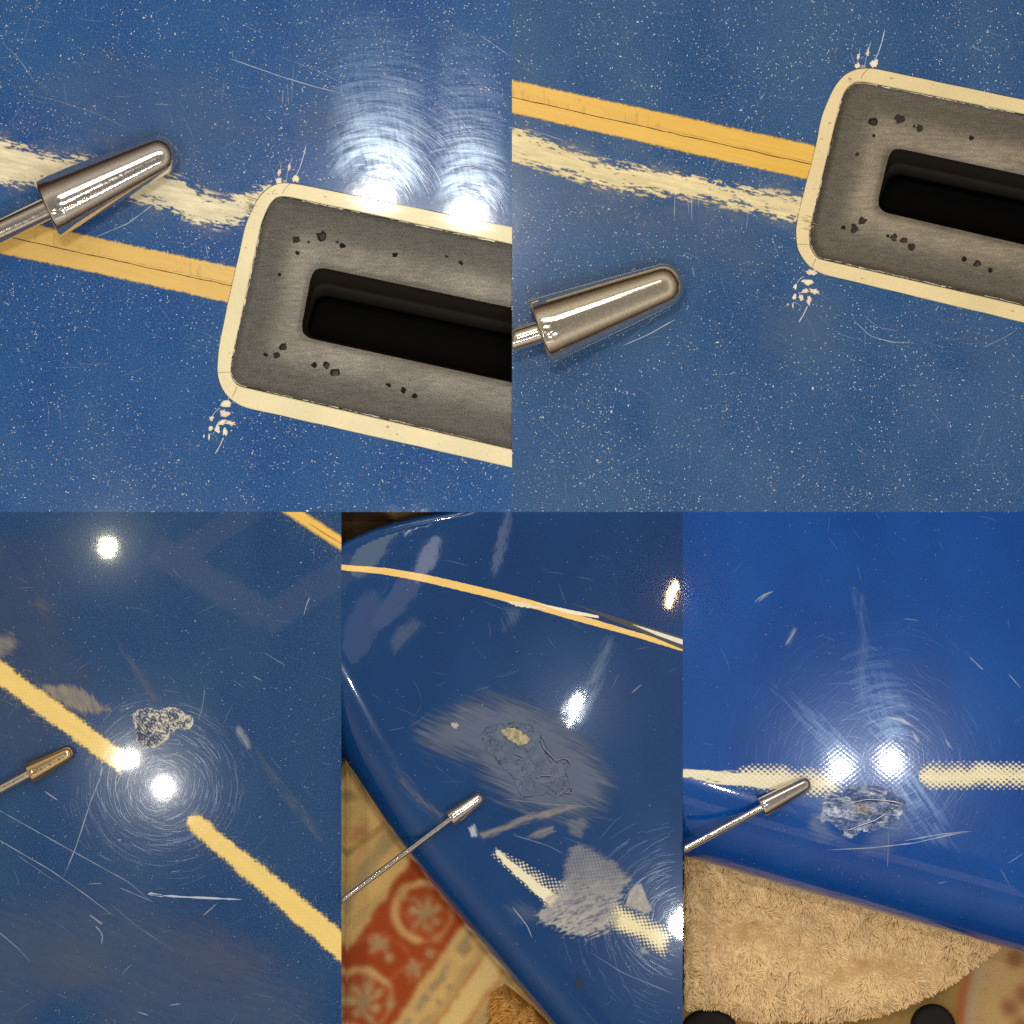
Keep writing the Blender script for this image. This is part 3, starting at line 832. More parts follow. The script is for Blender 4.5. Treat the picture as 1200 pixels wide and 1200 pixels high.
ribbon(boards[3], 'pinline_reflection', [(636, 695), (700, 716.5), (800, 747)], [(636, 695.5), (668, 706), (700, 720), (740, 736), (800, 761)], zf4, 0.55, S(18, 14, 11), M_inlay, 400, 800, 2, 0.3, label='tapering black reflection beside the gold pinline')
ribbon(boards[3], 'white_sliver', [(740, 731), (770, 740), (800, 749.5)], [(740, 731.4), (770, 744.5), (800, 755.5)], zf4, 0.75, S(225, 218, 205), M_inlay, 400, 800, 3, 0.2)  # highlight on the black reflection, painted as a white ribbon
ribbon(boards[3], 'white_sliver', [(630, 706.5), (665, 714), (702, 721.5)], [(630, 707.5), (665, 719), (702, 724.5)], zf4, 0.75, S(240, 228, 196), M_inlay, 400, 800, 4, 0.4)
ribbon(boards[3], 'worn_fleck', [(594, 703), (610, 705), (640, 713)], [(594, 706), (606, 710.5), (640, 714)], zf4, 0.65, S(228, 216, 180), M_inlay, 400, 800, 5, 1.8)

# sanded repair on the fourth board
REP = [(500, 858), (530, 838), (564, 825), (603, 828), (647, 846), (683, 877), (707, 915), (704, 940), (656, 950), (603, 938), (579, 911), (564, 888), (511, 872)]
def fr(x, y):
    u, v = rotc(x, y, 24)
    d = polysd(REP, x, y)
    st = vn(u * 0.035, v * 0.75, 4) * 0.6 + vn(u * 0.06, v * 0.33, 5) * 0.4
    return 0.82 * sstep(-14, 20, d + 7 + 30 * (st - 0.5)) * (0.80 + 0.2 * st)
mb = MB(); smear(mb, fr, (470, 800, 740, 975), 1.1, zf4, 0.30, S(92, 104, 128))
mb.build('sanded_area', M_film, boards[3], label='dull grey-blue sanded area round the repair')
BRK = [(563, 862), (568, 853), (585, 847), (605, 846), (622, 849), (634, 858), (638, 872), (650, 888), (662, 889), (669, 895), (663, 904), (668, 918), (672, 926), (668, 930), (655, 934), (650, 936), (640, 931), (625, 934), (610, 936), (607, 928), (600, 912), (590, 902), (580, 890), (570, 880)]
def h4(x, y, d): return 0.4 + 0.9 * np.abs(fbm(x * 0.09, y * 0.09, 31) - 0.5) * 2 + 0.5 * vn(x * 0.35, y * 0.35, 38) * (fbm(x * 0.05, y * 0.05, 39) > 0.5)
def c4(x, y, d):
    n = fbm(x * 0.14, y * 0.14, 41, 4)
    k = sstep(0.35, 0.65, n)[..., None]
    base = np.array(S(70, 84, 108)) * (1 - k) + np.array(S(84, 96, 118)) * k
    line = (np.abs(fbm(x * 0.07, y * 0.07, 45) - 0.5) < 0.014) | (np.abs(fbm(x * 0.09, y * 0.09, 49) - 0.46) < 0.009)
    base = np.where(line[..., None], np.array(S(30, 44, 70)), base)
    base = np.where((np.abs(d) < 1.2)[..., None] & (vn(x * 0.12, y * 0.12, 3) > 0.62)[..., None], np.array(S(40, 58, 90)), base)
    return base
crust(boards[3], BRK, h4, c4, 0.8, zf4, 'cracked_fill', 'cracked filler in the middle of the sanded repair', 2.0, 2.0, 6, mat=M_fill)
mb = MB()
solid_patch(mb, lambda x, y: polysd([(587, 855), (594, 852), (603, 853), (612, 858), (621, 866), (617, 871), (609, 874), (600, 868), (592, 863)], x, y) + 4 * (fbm(x * .3, y * .3, 3) - 0.5),
            (580, 846, 628, 880), 0.8, zf4, 2.2, lambda x, y: np.array(S(172, 160, 116)) * (0.15 + 1.5 * fbm(x * .3, y * .3, 8, 4) ** 1.2)[..., None])
mb.build('bare_spot', M_bare, boards[3], label='small yellowish bare spot')
chip(boards[3], blob(533, 850, 4.2, 3.2), S(170, 160, 150), off=0.7); chip(boards[3], blob(577, 836, 8, 4.0, 11, 0.1, 0.3), S(62, 80, 112), off=0.7); chip(boards[3], blob(557, 845, 2.2, 4.0), S(62, 80, 112), off=0.7)
for P in ([(634, 866), (637, 876), (645, 884), (652, 891)], [(604, 883), (610, 885), (615, 887)], [(629, 911), (635, 908), (648, 909)], [(651, 934), (656, 930), (661, 926), (664, 922)], [(652, 891), (660, 888), (666, 889), (669, 894)], [(668, 922), (673, 925), (670, 930), (662, 928)]):
    crack(boards[3], P, 1.3, S(140, 146, 156), zf4, 2.6)
    crack(boards[3], [(x - 1.2, y + 1.2) for x, y in P], 1.4, S(24, 36, 60), zf4, 2.5)

# woven cream bands and whitish sanded patch near the rail of the fourth board
W4 = (3.0, 2.6)
def f4band(x, y):
    a = np.array((580., 1000.)); t = np.array((0.80, 0.60)); nn = np.array((-0.6, 0.8))
    s = (x - a[0]) * t[0] + (y - a[1]) * t[1]; d = (x - a[0]) * nn[0] + (y - a[1]) * nn[1]
    up = -4 - 0.16 * np.clip(s, 0, 100); lo = 2 + 0.10 * s
    e = np.minimum(np.minimum(d - up, lo - d), np.minimum(s, 90 - s))
    core = np.minimum(np.minimum(d - (lo - 6.5 - 0.09 * s), lo - d), np.minimum(s, 90 - s)) + 4 * (vn(s * 0.12, d * 0.7, 3) - 0.5)
    dots = e * 0.10 + 2.2 * lattice(x + 1.5 * vn(x * .1, y * .1, 3), y + 1.5 * vn(x * .1, y * .1, 4), W4, 35) - 0.9 + 2.2 * (fbm(x * .07, y * .07, 9) - 0.5)
    dots = np.where(e < -3, -1, np.minimum(dots, e + 3))
    return np.maximum(core, dots)
mb = MB(); soft_patch(mb, f4band, (575, 985, 668, 1066), 0.7, zf4, 0.45, S(236, 226, 190), -0.9, 1.1, 0.96); mb.build('woven_band', M_barefilm, boards[3], label='cream band showing the cloth weave')
def f4band2(x, y):
    a = np.array((716., 1070.)); t = np.array((0.885, 0.465)); nn = np.array((-0.465, 0.885))
    s = (x - a[0]) * t[0] + (y - a[1]) * t[1]; d = np.abs((x - a[0]) * nn[0] + (y - a[1]) * nn[1])
    e = np.minimum(np.minimum(14 - d, s), 77 - s)
    f = e * 0.26 + 2.2 * lattice(x + 1.5 * vn(x * .1, y * .1, 3), y + 1.5 * vn(x * .1, y * .1, 4), W4, 35) - 0.75 + 3.0 * (fbm(x * .07, y * .07, 9) - 0.5)
    return np.where(e < -4, -1, np.minimum(f, e + 4))
mb = MB(); soft_patch(mb, f4band2, (705, 1045, 798, 1125), 0.7, zf4, 0.45, S(240, 226, 176), -0.9, 1.1, 0.96); mb.build('woven_band', M_barefilm, boards[3], label='cream woven band beside the bright light spot')
SAND = [(665, 994), (678, 986), (700, 996), (724, 1012), (737, 1032), (732, 1052), (724, 1080), (712, 1094), (690, 1098), (672, 1096), (648, 1086), (630, 1080), (628, 1072), (644, 1052), (658, 1034)]
def fsand(x, y):
    d = polysd(SAND, x, y)
    u, v = rotc(x, y, -20)
    t = vn(u * 0.09, v * 0.5, 61) * 0.5 + vn(u * 0.25, v * 0.6, 62) * 0.5
    low = sstep(1000, 1075, y)
    a = sstep(-3, 6, d + (6 + 16 * low) * (t - 0.5) + 8 * (fbm(x * .06, y * .06, 67, 3) - 0.5)) * (0.20 + 0.30 * fbm(x * 0.05, y * 0.05, 66, 3) + 0.46 * low * sstep(0.22, 0.62, t) + 0.13 * lattice(x, y, W4, 35) * (1 - low * 0.6))
    return np.clip(0.82 * a, 0, 0.85)
mb = MB(); smear(mb, fsand, (615, 975, 750, 1110), 0.8, zf4, 0.60, lambda x, y: np.array(S(192, 188, 180)) * (0.85 + 0.3 * fbm(x * .12, y * .12, 5))[..., None])
mb.build('sanded_patch', M_film, boards[3], label='whitish sanded patch between the two woven bands')
TAB = [(737, 1044), (745, 1036), (752, 1035), (758, 1052), (765, 1066), (757, 1071), (745, 1066), (732, 1062)]
mb = MB(); smear(mb, lambda x, y: sstep(-1, 2, polysd(TAB, x, y)) * (0.55 + 0.3 * vn(x * .3, y * .3, 4)), (728, 1030, 770, 1076), 0.8, zf4, 0.62, S(190, 184, 174))
mb.build('sanded_patch', M_film, boards[3])
def streak(bd, poly, alpha, col, deg, zf=flat, seed=1, off=0.33, soft=4.0, rag=10.0, name='film_streak', step=1.2):
    def f(x, y):
        u, v = rotc(x, y, deg); st = vn(u * 0.06, v * 0.55, seed) * 0.6 + vn(u * 0.2, v * 0.8, seed + 1) * 0.4
        return alpha * sstep(-soft, soft * 1.5, polysd(poly, x, y) + rag * (st - 0.55)) * (0.55 + 0.7 * st)
    xs = [p[0] for p in poly]; ys = [p[1] for p in poly]; m = soft + rag * 0.6
    bb = (max(bd['x0'] + 0.5, min(xs) - m), min(ys) - m, min(bd['x1'] - 0.5, max(xs) + m), max(ys) + m)
    mb = MB(); smear(mb, f, bb, step, zf, off, col)
    return mb.build(name, M_film, bd)
B3 = boards[3]
streak(B3, [(560, 975), (590, 966), (620, 953), (668, 943), (684, 946), (650, 955), (610, 966), (580, 978), (566, 984)], 0.6, S(150, 144, 142), -18, zf4, 7, rag=5, soft=2)
streak(B3, [(614, 983), (630, 972), (648, 967), (650, 975), (636, 982)], 0.5, S(150, 146, 146), -18, zf4, 9, rag=4, soft=2)
streak(B3, [(664, 962), (684, 958), (690, 968), (680, 982), (668, 978)], 0.35, S(150, 150, 158), 30, zf4, 11, rag=6, soft=3)
streak(B3, [(548, 970), (556, 966), (560, 980), (552, 981)], 0.75, S(205, 212, 222), 60, zf4, 12, rag=4, soft=1.5)
streak(B3, [(590, 1060), (615, 1058), (640, 1070), (628, 1080), (604, 1082)], 0.22, S(120, 130, 150), 35, zf4, 14, soft=6)
streak(B3, [(749, 1110), (757, 1108), (760, 1117), (751, 1120)], 0.55, S(170, 178, 192), 0, zf4, 15, soft=1.5, rag=4)
streak(B3, [(676, 1140), (682, 1146), (684, 1158), (674, 1158)], 0.8, S(16, 30, 58), 0, zf4, 16, soft=1.5, rag=4)
streak(B3, [(455, 750), (470, 735), (485, 725), (500, 730), (478, 752), (462, 768)], 0.20, S(130, 145, 170), -50, zf4, 17, soft=4)
streak(B3, [(592, 712), (612, 712), (604, 735), (590, 738)], 0.20, S(130, 150, 175), 70, zf4, 18, soft=5, rag=14)
streak(B3, [(460, 898), (476, 912), (500, 940), (520, 955), (518, 962), (494, 944), (472, 920)], 0.32, S(160, 150, 140), 48, zf4, 19, soft=5, off=0.8)
streak(B3, [(640, 850), (668, 835), (690, 790), (712, 750), (718, 752), (700, 800), (676, 845)], 0.16, S(150, 175, 195), -62, zf4, 21, soft=8, rag=8)  # pale film painted as the glow streak above the light spot

# fifth board: woven cream bands, crushed ding
W5 = (3.6, 2.9)
B5 = boards[4]
def f5a(x, y):
    core_up = np.interp(x, [790, 840, 900, 960, 985], [900, 903, 909, 913, 916]); core_lo = np.interp(x, [790, 840, 900, 960, 985], [908, 917, 926, 928, 924])
    core = np.minimum(y - core_up, core_lo - y) + 5 * (vn(x * 0.10, (y - 0.12 * x) * 0.8, 5) - 0.5)
    core = np.where(x > 905, core - (x - 905) * 0.14, core)
    e = np.minimum(np.minimum(y - np.interp(x, [860, 885, 930, 975], [903, 897, 899, 905]), np.interp(x, [860, 930, 985], [920, 930, 932]) - y), np.minimum(x - 866, 986 - x))
    dots = e * 0.24 + 2.3 * lattice(x + 1.5 * vn(x * .1, y * .1, 3), y + 1.2 * vn(x * .1, y * .1, 4), W5) - 1.0 + 3.0 * (fbm(x * .06, y * .06, 9) - 0.5)
    dots = np.where(e < -3, -1, dots)
    return np.maximum(core, dots)
mb = MB(); soft_patch(mb, f5a, (800.3, 890, 990, 938), 0.75, zf5, 0.45, lambda x, y: np.array(S(236, 226, 192)) * (0.9 + 0.18 * fbm(x * .05, y * .3, 6))[..., None] * (1 + 0.10 * lattice(x, y, W5))[..., None], -0.9, 1.1, 0.97)
mb.build('woven_band', M_barefilm, B5, label='cream worn band with weave dots, behind the pointer tip')
def f5b(x, y):
    cy = 909 + (x - 1080) * 0.0
    hw_ = 13.5 * np.sqrt(np.clip((x - 1076) / 14, 0, 1)) + 0.0 * x
    e = hw_ - np.abs(y - cy)
    f = e * 0.26 + 2.3 * lattice(x + 1.5 * vn(x * .1, y * .1, 3), y + 1.2 * vn(x * .1, y * .1, 4), W5) - 0.5 + 3.0 * (fbm(x * .06, y * .06, 9) - 0.5)
    return np.where((e < -4) | (x < 1077), -1, np.minimum(f, e + 4.5))
mb = MB(); soft_patch(mb, f5b, (1074, 885, 1258, 933), 0.75, zf5, 0.45, lambda x, y: np.array(S(238, 226, 186)) * (0.9 + 0.18 * fbm(x * .05, y * .3, 7))[..., None] * (1 + 0.10 * lattice(x, y, W5))[..., None], -0.9, 1.1, 0.97)
mb.build('woven_band', M_barefilm, B5, label='cream woven band with a rounded end')
D5 = [(966, 933), (972, 928), (986, 929), (993, 924), (994, 920), (1008, 920), (1030, 922), (1046, 929), (1058, 936), (1061, 942), (1052, 946), (1058, 950), (1054, 960), (1040, 968), (1022, 973), (1008, 975), (996, 983), (986, 980), (990, 974), (980, 968), (968, 962), (962, 966), (957, 958), (964, 950), (964, 940)]
def h5(x, y, d):
    return 0.5 + 2.6 * np.abs(fbm(x * 0.05, y * 0.12, 71) - 0.5) * 2 + 0.7 * vn(x * 0.45, y * 0.5, 73)
def c5(x, y, d):
    u, v = rotc(x, y, 6)
    rid = 1 - np.abs(fbm(u * 0.035, v * 0.13, 75, 4) - 0.5) * 7
    f = vn(x * 0.55, y * 0.6, 77)
    k = np.clip(0.55 * sstep(0.4, 0.95, rid) * (0.4 + 0.9 * f) + 0.26 * sstep(0.54, 0.68, fbm(x * 0.09, y * 0.14, 78)) + 0.10 * f + 0.30 * np.exp(-np.maximum(d, 0) / 1.4) - 0.04, 0, 1)[..., None]
    col = np.array(S(30, 68, 126)) * (1 - k) + np.array(S(214, 220, 232)) * k
    yl = np.exp(-(((x - 1010) / 9) ** 2 + ((y - 948) / 7) ** 2))[..., None]
    col = col * (1 - 0.8 * yl) + np.array(S(120, 106, 76)) * 0.8 * yl * (0.5 + f[..., None])
    dk = np.exp(-(((y - (951 - (x - 1030) * 0.20 + 3 * (vn(x * 0.2, 0 * x, 5) - 0.5))) / 1.2) ** 2)) * ((x > 1016) & (x < 1066))
    dk = np.maximum(dk, 0.8 * np.exp(-(((y - (941 + 4 * (vn(x * 0.15, 0 * x, 6) - 0.5))) / 1.0) ** 2)) * ((x > 968) & (x < 1008)))
    return col * (1 - 0.9 * dk[..., None])
crust(B5, D5, h5, c5, 0.8, zf5, 'crushed_ding', 'crushed ding with frosted fractured resin', 2.0, 3.2, 12)
for P in ([(1000, 940), (1016, 937), (1034, 939), (1050, 940), (1060, 944)], [(994, 972), (1008, 967), (1024, 959), (1040, 953)]):
    P = [(x + random.uniform(-1.5, 1.5), y + random.uniform(-2, 2)) for x, y in P]
    crack(B5, P, 1.1, S(214, 216, 222), zf5, 4.6); crack(B5, [(x, y + 1.4) for x, y in P], 1.0, S(16, 30, 62), zf5, 4.4)
streak(B5, [(950, 955), (966, 945), (972, 972), (990, 985), (960, 985), (946, 972)], 0.4, S(130, 150, 185), 20, zf5, 31, soft=5)
streak(B5, [(1020, 975), (1060, 955), (1066, 975), (1040, 1000), (1010, 1004)], 0.25, S(140, 160, 195), 10, zf5, 32, soft=9)
streak(B5, [(1040, 840), (1058, 842), (1070, 850), (1073, 853), (1056, 846)], 0.7, S(200, 205, 212), 25, zf5, 33, soft=1.2, rag=2)
streak(B5, [(1068, 856), (1074, 862), (1079, 870), (1074, 870)], 0.8, S(214, 218, 222), 55, zf5, 34, soft=1.2, rag=2)
streak(B5, [(1000, 690), (1012, 700), (1016, 790), (1010, 815), (1004, 790), (1010, 740)], 0.28, S(110, 150, 205), 80, zf5, 35, soft=6, rag=14)
streak(B5, [(1058, 878), (1066, 874), (1070, 880), (1062, 886)], 0.45, S(120, 165, 215), 0, zf5, 36, soft=2, rag=4)
streak(B5, [(1108, 866), (1113, 872), (1116, 878), (1111, 874)], 0.6, S(180, 200, 215), 50, zf5, 37, soft=1, rag=2)
streak(B5, [(920, 756), (930, 735), (934, 738), (926, 754)], 0.35, S(170, 180, 200), -60, zf5, 38, soft=2, rag=3)
streak(B5, [(888, 706), (895, 696), (905, 693), (900, 698)], 0.5, S(190, 195, 205), -40, zf5, 39, soft=1, rag=2)
streak(B5, [(1135, 768), (1142, 774), (1152, 784), (1146, 781)], 0.5, S(170, 185, 215), 50, zf5, 40, soft=1, rag=2)

# smears and broad pale patches on the third board
B2 = boards[2]
streak(B2, [(48, 803), (70, 802), (92, 806), (112, 818), (130, 832), (118, 838), (96, 834), (76, 828), (58, 816)], 0.6, S(168, 156, 140), 70, flat, 41, rag=9, soft=3)
streak(B2, [(-10, 745), (12, 742), (22, 752), (12, 766), (-10, 770)], 0.55, S(158, 150, 140), 30, flat, 42, soft=4)
streak(B2, [(138, 750), (148, 758), (188, 822), (176, 826)], 0.22, S(130, 132, 140), 60, flat, 43, soft=5)
streak(B2, [(36, 706), (50, 700), (62, 712), (48, 720)], 0.22, S(140, 130, 130), 30, flat, 44, soft=6)
streak(B2, [(300, 880), (320, 905), (370, 965), (380, 990), (360, 968), (318, 915)], 0.25, S(120, 126, 138), 52, flat, 45, soft=5)
streak(B2, [(280, 850), (292, 868), (296, 878), (290, 878), (276, 858)], 0.5, S(170, 178, 190), 58, flat, 46, soft=2, rag=4)
streak(B2, [(30, 1120), (70, 1100), (120, 1110), (130, 1150), (80, 1170), (40, 1160)], 0.28, S(96, 104, 130), 20, flat, 47, soft=16, rag=24)
streak(B2, [(180, 1100), (260, 1085), (330, 1120), (300, 1160), (220, 1150)], 0.24, S(96, 102, 126), 20, flat, 48, soft=20, rag=28)
streak(B2, [(-60, 1060), (120, 1040), (240, 1075), (360, 1150), (395, 1230), (120, 1230), (110, 1180), (60, 1160), (30, 1230), (-60, 1230)], 0.34, S(88, 100, 130), 20, flat, 49, soft=30, rag=50, step=2.5, off=0.15)
streak(B2, [(-60, 620), (90, 640), (80, 720), (110, 800), (60, 900), (-60, 900)], 0.26, S(84, 92, 116), 60, flat, 50, soft=30, rag=50, step=2.5, off=0.15)
# faint haze on the first two boards
for bi, polys in ((0, ([(30, 100), (120, 60), (250, 90), (330, 160), (240, 200), (110, 170)], [(330, 120), (410, 110), (420, 170), (340, 180)])),
                  (1, ([(640, 220), (780, 225), (900, 260), (900, 330), (760, 300), (660, 260)], [(1100, 375), (1150, 380), (1180, 420), (1150, 425)], [(880, 350), (980, 350), (990, 420), (890, 430)]))):
    for k, P in enumerate(polys):
        streak(boards[bi], P, 0.22, S(104, 122, 152), 20, flat, 60 + k + 7 * bi, soft=22, rag=40, off=0.14, step=2.0)

# ------------------------------------------------------------------ sparkle flakes in the resin
def flakes(bd, bbox, n, zf, ok, bright=1.0, rmax=1.0, sq=1.0):
    mb = MB(); x0, y0, x1, y1 = bbox
    X = RNG.uniform(x0, x1, n); Y = RNG.uniform(y0, y1, n)
    den = fbm(X * 0.02, Y * 0.02, 91)
    m = ok(X, Y) & (RNG.random(n) < np.clip((den - 0.2) * 2.0, 0.25, 1))
    X = X[m]; Y = Y[m]; Z = zf(X, Y) + 0.12
    for x, y, z in zip(X, Y, Z):
        u = random.random()
        r = (0.32 + 0.42 * u ** 4 + (0.6 * random.random() if random.random() < 0.025 else 0)) * rmax
        b = (0.15 + 0.85 * u ** 7) * bright
        tint = random.choice(((0.86, 0.94, 1.0), (0.9, 0.97, 1.0), (1, 1, 1), (1, 0.92, 0.86)))
        ph = random.random() * 3; k = 4 if r < 0.8 else 6
        st = random.uniform(0.6, 1.6)
        mb.poly([(x + r * st * math.cos(ph + 6.2832 * i / k), y + r / st * math.sin(ph + 6.2832 * i / k), z) for i in range(k)], tuple(0.9 * b * t for t in tint))
    mb.build('sparkle_flake', M_flake, bd, kind='stuff')
notin = lambda h: (lambda x, y: ~inside(h, x, y))
flakes(boards[0], (-30, -30, 600, 600), 46000, flat, notin(HOLE[0]), 1.0, 1.05)
flakes(boards[1], (600, -30, 1230, 600), 46000, flat, notin(HOLE[1]), 1.0, 1.05)
flakes(boards[2], (-30, 600, 400, 1230), 8000, flat, lambda x, y: x > -99, 0.7, 0.8)
flakes(boards[3], (400, 600, 800, 1230), 2600, zf4, lambda x, y: (dE4(x, y) < -4) & (dN4(x, y) > 3), 0.5, 0.7)
flakes(boards[4], (800, 600, 1230, 1130), 3600, zf5, lambda x, y: dE5(x, y) < -4, 0.5, 0.7)

# ------------------------------------------------------------------ scratches
def scratch(bd, pts, wd, col, alpha=0.7, zf=flat, off=0.5):
    mb = MB(); P = smooth(pts, 3.0, 2); k = np.linspace(0, 1, len(P))
    wdt = wd * (0.4 + 0.8 * vn(k * len(P) * 0.3, 0 * k, random.randint(1, 99))) * np.minimum(1, np.minimum(k * 5 + 0.2, 5.2 - 5 * k))
    mb.strip(P, wdt, zf, off, tuple(col) + (alpha,))
    return mb.build('scratch', M_scratch, bd)
PALE = S(190, 200, 216)
def sc(b, zf, lst):
    for pts, wd, al in lst: scratch(boards[b], pts, wd, PALE, al, zf)
sc(0, flat, [([(267, 68), (330, 90), (370, 102), (407, 111)], 1.1, 0.65), ([(112, 278), (150, 262), (203, 222)], 1.1, 0.75), ([(332, 104), (331, 122)], 0.8, 0.4), ([(337, 98), (338, 124)], 0.8, 0.4), ([(344, 76), (342, 120)], 0.7, 0.35),
             ([(325, 65), (370, 82), (400, 97)], 0.7, 0.35), ([(2, 50), (20, 66), (40, 95)], 0.8, 0.4), ([(135, 262), (135, 272)], 0.9, 0.6), ([(155, 250), (156, 262)], 0.7, 0.5), ([(241, 287), (244, 302)], 0.8, 0.5),
             ([(15, 108), (60, 116), (110, 132), (160, 155)], 0.6, 0.3), ([(180, 122), (205, 123)], 0.6, 0.4), ([(560, 40), (575, 50), (598, 66)], 0.8, 0.5), ([(440, 88), (480, 95)], 0.8, 0.4), ([(62, 480), (70, 478), (71, 492)], 0.8, 0.35), ([(168, 376), (176, 385)], 0.8, 0.4)])
sc(1, flat, [([(728, 406), (760, 392), (791, 374.5)], 1.2, 0.85), ([(735, 400), (785, 356)], 0.7, 0.4), ([(791, 228), (790, 256)], 0.9, 0.5), ([(810, 228), (811, 260)], 1.0, 0.6), ([(806, 232), (807, 252)], 0.7, 0.5), ([(818, 226), (819, 246)], 0.7, 0.45),
             ([(875, 238), (876, 256), (874, 270)], 0.8, 0.5), ([(811, 312), (814, 325)], 0.8, 0.5), ([(612, 150), (640, 158), (664, 166)], 0.8, 0.5), ([(1000, 375), (1020, 394), (1045, 401), (1071, 402)], 1.2, 0.6),
             ([(1012, 370), (1030, 384), (1052, 388)], 0.8, 0.35), ([(1150, 408), (1172, 398), (1190, 388)], 0.9, 0.5), ([(960, 372), (985, 392), (1010, 400)], 0.7, 0.3), ([(880, 250), (890, 255), (886, 258)], 0.8, 0.5), ([(905, 278), (912, 300)], 0.7, 0.4), ([(1137, 54), (1152, 60)], 0.8, 0.4)])
sc(2, flat, [([(123, 897), (106, 940), (90, 990), (75, 1027)], 1.2, 0.5), ([(-30, 935), (0, 950), (75, 992), (150, 1033), (182, 1060)], 0.9, 0.5), ([(-30, 970), (0, 985), (60, 1020), (100, 1048), (133, 1073)], 0.9, 0.55), ([(20, 1002), (65, 1033)], 0.7, 0.4),
             ([(120, 898), (117, 914)], 2.0, 0.8), ([(173, 1048), (185, 1049), (215, 1051), (283, 1054)], 2.6, 0.85), ([(174, 1047), (192, 1050)], 5.0, 0.9), ([(238, 1073), (254, 1059)], 1.0, 0.5), ([(103, 1036), (119, 1035)], 1.0, 0.6), ([(140, 1040), (180, 1057)], 1.0, 0.5),
             ([(52, 927), (68, 938)], 1.8, 0.5), ([(363, 700), (358, 712), (356, 722)], 1.4, 0.6), ([(240, 805), (238, 825), (232, 845)], 0.8, 0.5), ([(105, 1072), (120, 1083)], 2.6, 0.4), ([(112, 1085), (121, 1095), (119, 1106)], 2.4, 0.5),
             ([(143, 1143), (147, 1136), (155, 1130)], 0.8, 0.5), ([(160, 1185), (174, 1190)], 1.2, 0.5), ([(198, 1178), (212, 1176)], 1.0, 0.5), ([(-10, 1085), (20, 1110), (35, 1126)], 1.2, 0.35), ([(310, 765), (335, 780)], 0.8, 0.5), ([(296, 792), (308, 798)], 1.0, 0.5), ([(36, 837), (55, 840), (60, 846)], 0.8, 0.5),
             ([(200, 1022), (212, 1020)], 0.8, 0.6), ([(255, 978), (290, 1010), (330, 1040)], 0.6, 0.3), ([(130, 1060), (160, 1085), (205, 1115)], 0.6, 0.3)])
sc(3, zf4, [([(600, 978), (640, 990), (660, 1000)], 0.8, 0.4), ([(690, 1115), (730, 1140), (790, 1165)], 1.0, 0.35), ([(590, 936), (640, 942), (700, 946)], 0.8, 0.35), ([(740, 812), (752, 802)], 1.2, 0.35), ([(600, 1062), (618, 1085), (624, 1100)], 1.3, 0.5)])
sc(4, zf5, [([(970, 997), (1020, 994), (1070, 988), (1110, 979), (1138, 974)], 1.3, 0.6), ([(1060, 985), (1100, 978), (1134, 974)], 2.4, 0.5), ([(1041, 975), (1041, 1018)], 0.7, 0.35), ([(1064, 888), (1086, 862)], 0.7, 0.4), ([(1180, 1012), (1190, 1006), (1199, 1000)], 0.9, 0.4), ([(1172, 1018), (1185, 1040)], 0.7, 0.35),
            ([(884, 706), (892, 698), (906, 693)], 1.1, 0.6), ([(921, 755), (928, 745), (933, 736)], 1.2, 0.6), ([(1060, 725), (1076, 727)], 0.8, 0.4), ([(1100, 1037), (1110, 1034)], 1.0, 0.4), ([(1136, 770), (1152, 785)], 1.3, 0.5), ([(1182, 790), (1196, 806)], 1.0, 0.45)])

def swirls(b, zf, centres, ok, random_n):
    """fine scratch arcs, laid round the light spots and faded to paint their glints, plus random hairline scratches"""
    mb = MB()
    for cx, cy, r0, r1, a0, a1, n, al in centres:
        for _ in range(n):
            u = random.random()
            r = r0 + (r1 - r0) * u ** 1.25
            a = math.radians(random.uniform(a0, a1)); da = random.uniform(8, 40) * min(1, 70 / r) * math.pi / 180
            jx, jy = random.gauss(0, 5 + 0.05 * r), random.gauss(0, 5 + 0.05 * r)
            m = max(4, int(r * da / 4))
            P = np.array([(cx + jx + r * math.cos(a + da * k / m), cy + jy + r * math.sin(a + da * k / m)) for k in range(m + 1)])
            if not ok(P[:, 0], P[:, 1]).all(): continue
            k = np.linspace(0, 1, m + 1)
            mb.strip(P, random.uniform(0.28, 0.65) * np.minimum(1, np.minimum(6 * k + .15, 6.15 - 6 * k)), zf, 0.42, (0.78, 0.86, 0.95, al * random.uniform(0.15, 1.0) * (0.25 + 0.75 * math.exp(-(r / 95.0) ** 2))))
    mb.build('glint_scratch', M_glint, boards[b], kind='stuff')  # arcs carry the painted glint of fine scratches round the light spots
    mb = MB()
    x0, x1 = boards[b]['x0'], boards[b]['x1']
    y0, y1 = ((-20, 600) if b < 2 else (600, 1220))
    for _ in range(random_n):
        x = random.uniform(x0, x1); y = random.uniform(y0, y1); a = random.gauss(0.35, 0.8); L = random.uniform(5, 34); cv = random.gauss(0, 0.15)
        P = np.array([(x + L * t * math.cos(a + cv * t), y + L * t * math.sin(a + cv * t)) for t in np.linspace(0, 1, 5)])
        if (P[:, 0] < x0 + 1).any() or (P[:, 0] > x1 - 1).any() or (P[:, 1] < y0 + 1).any() or (P[:, 1] > y1 - 1).any() or not ok(P[:, 0], P[:, 1]).all(): continue
        mb.strip(P, [0.15, 0.5, 0.6, 0.5, 0.15], zf, 0.45, PALE + (random.uniform(0.05, 0.26) * (1.0 if b < 2 else 0.7),))
    mb.build('hairline_scratch', M_scratch, boards[b], kind='stuff')
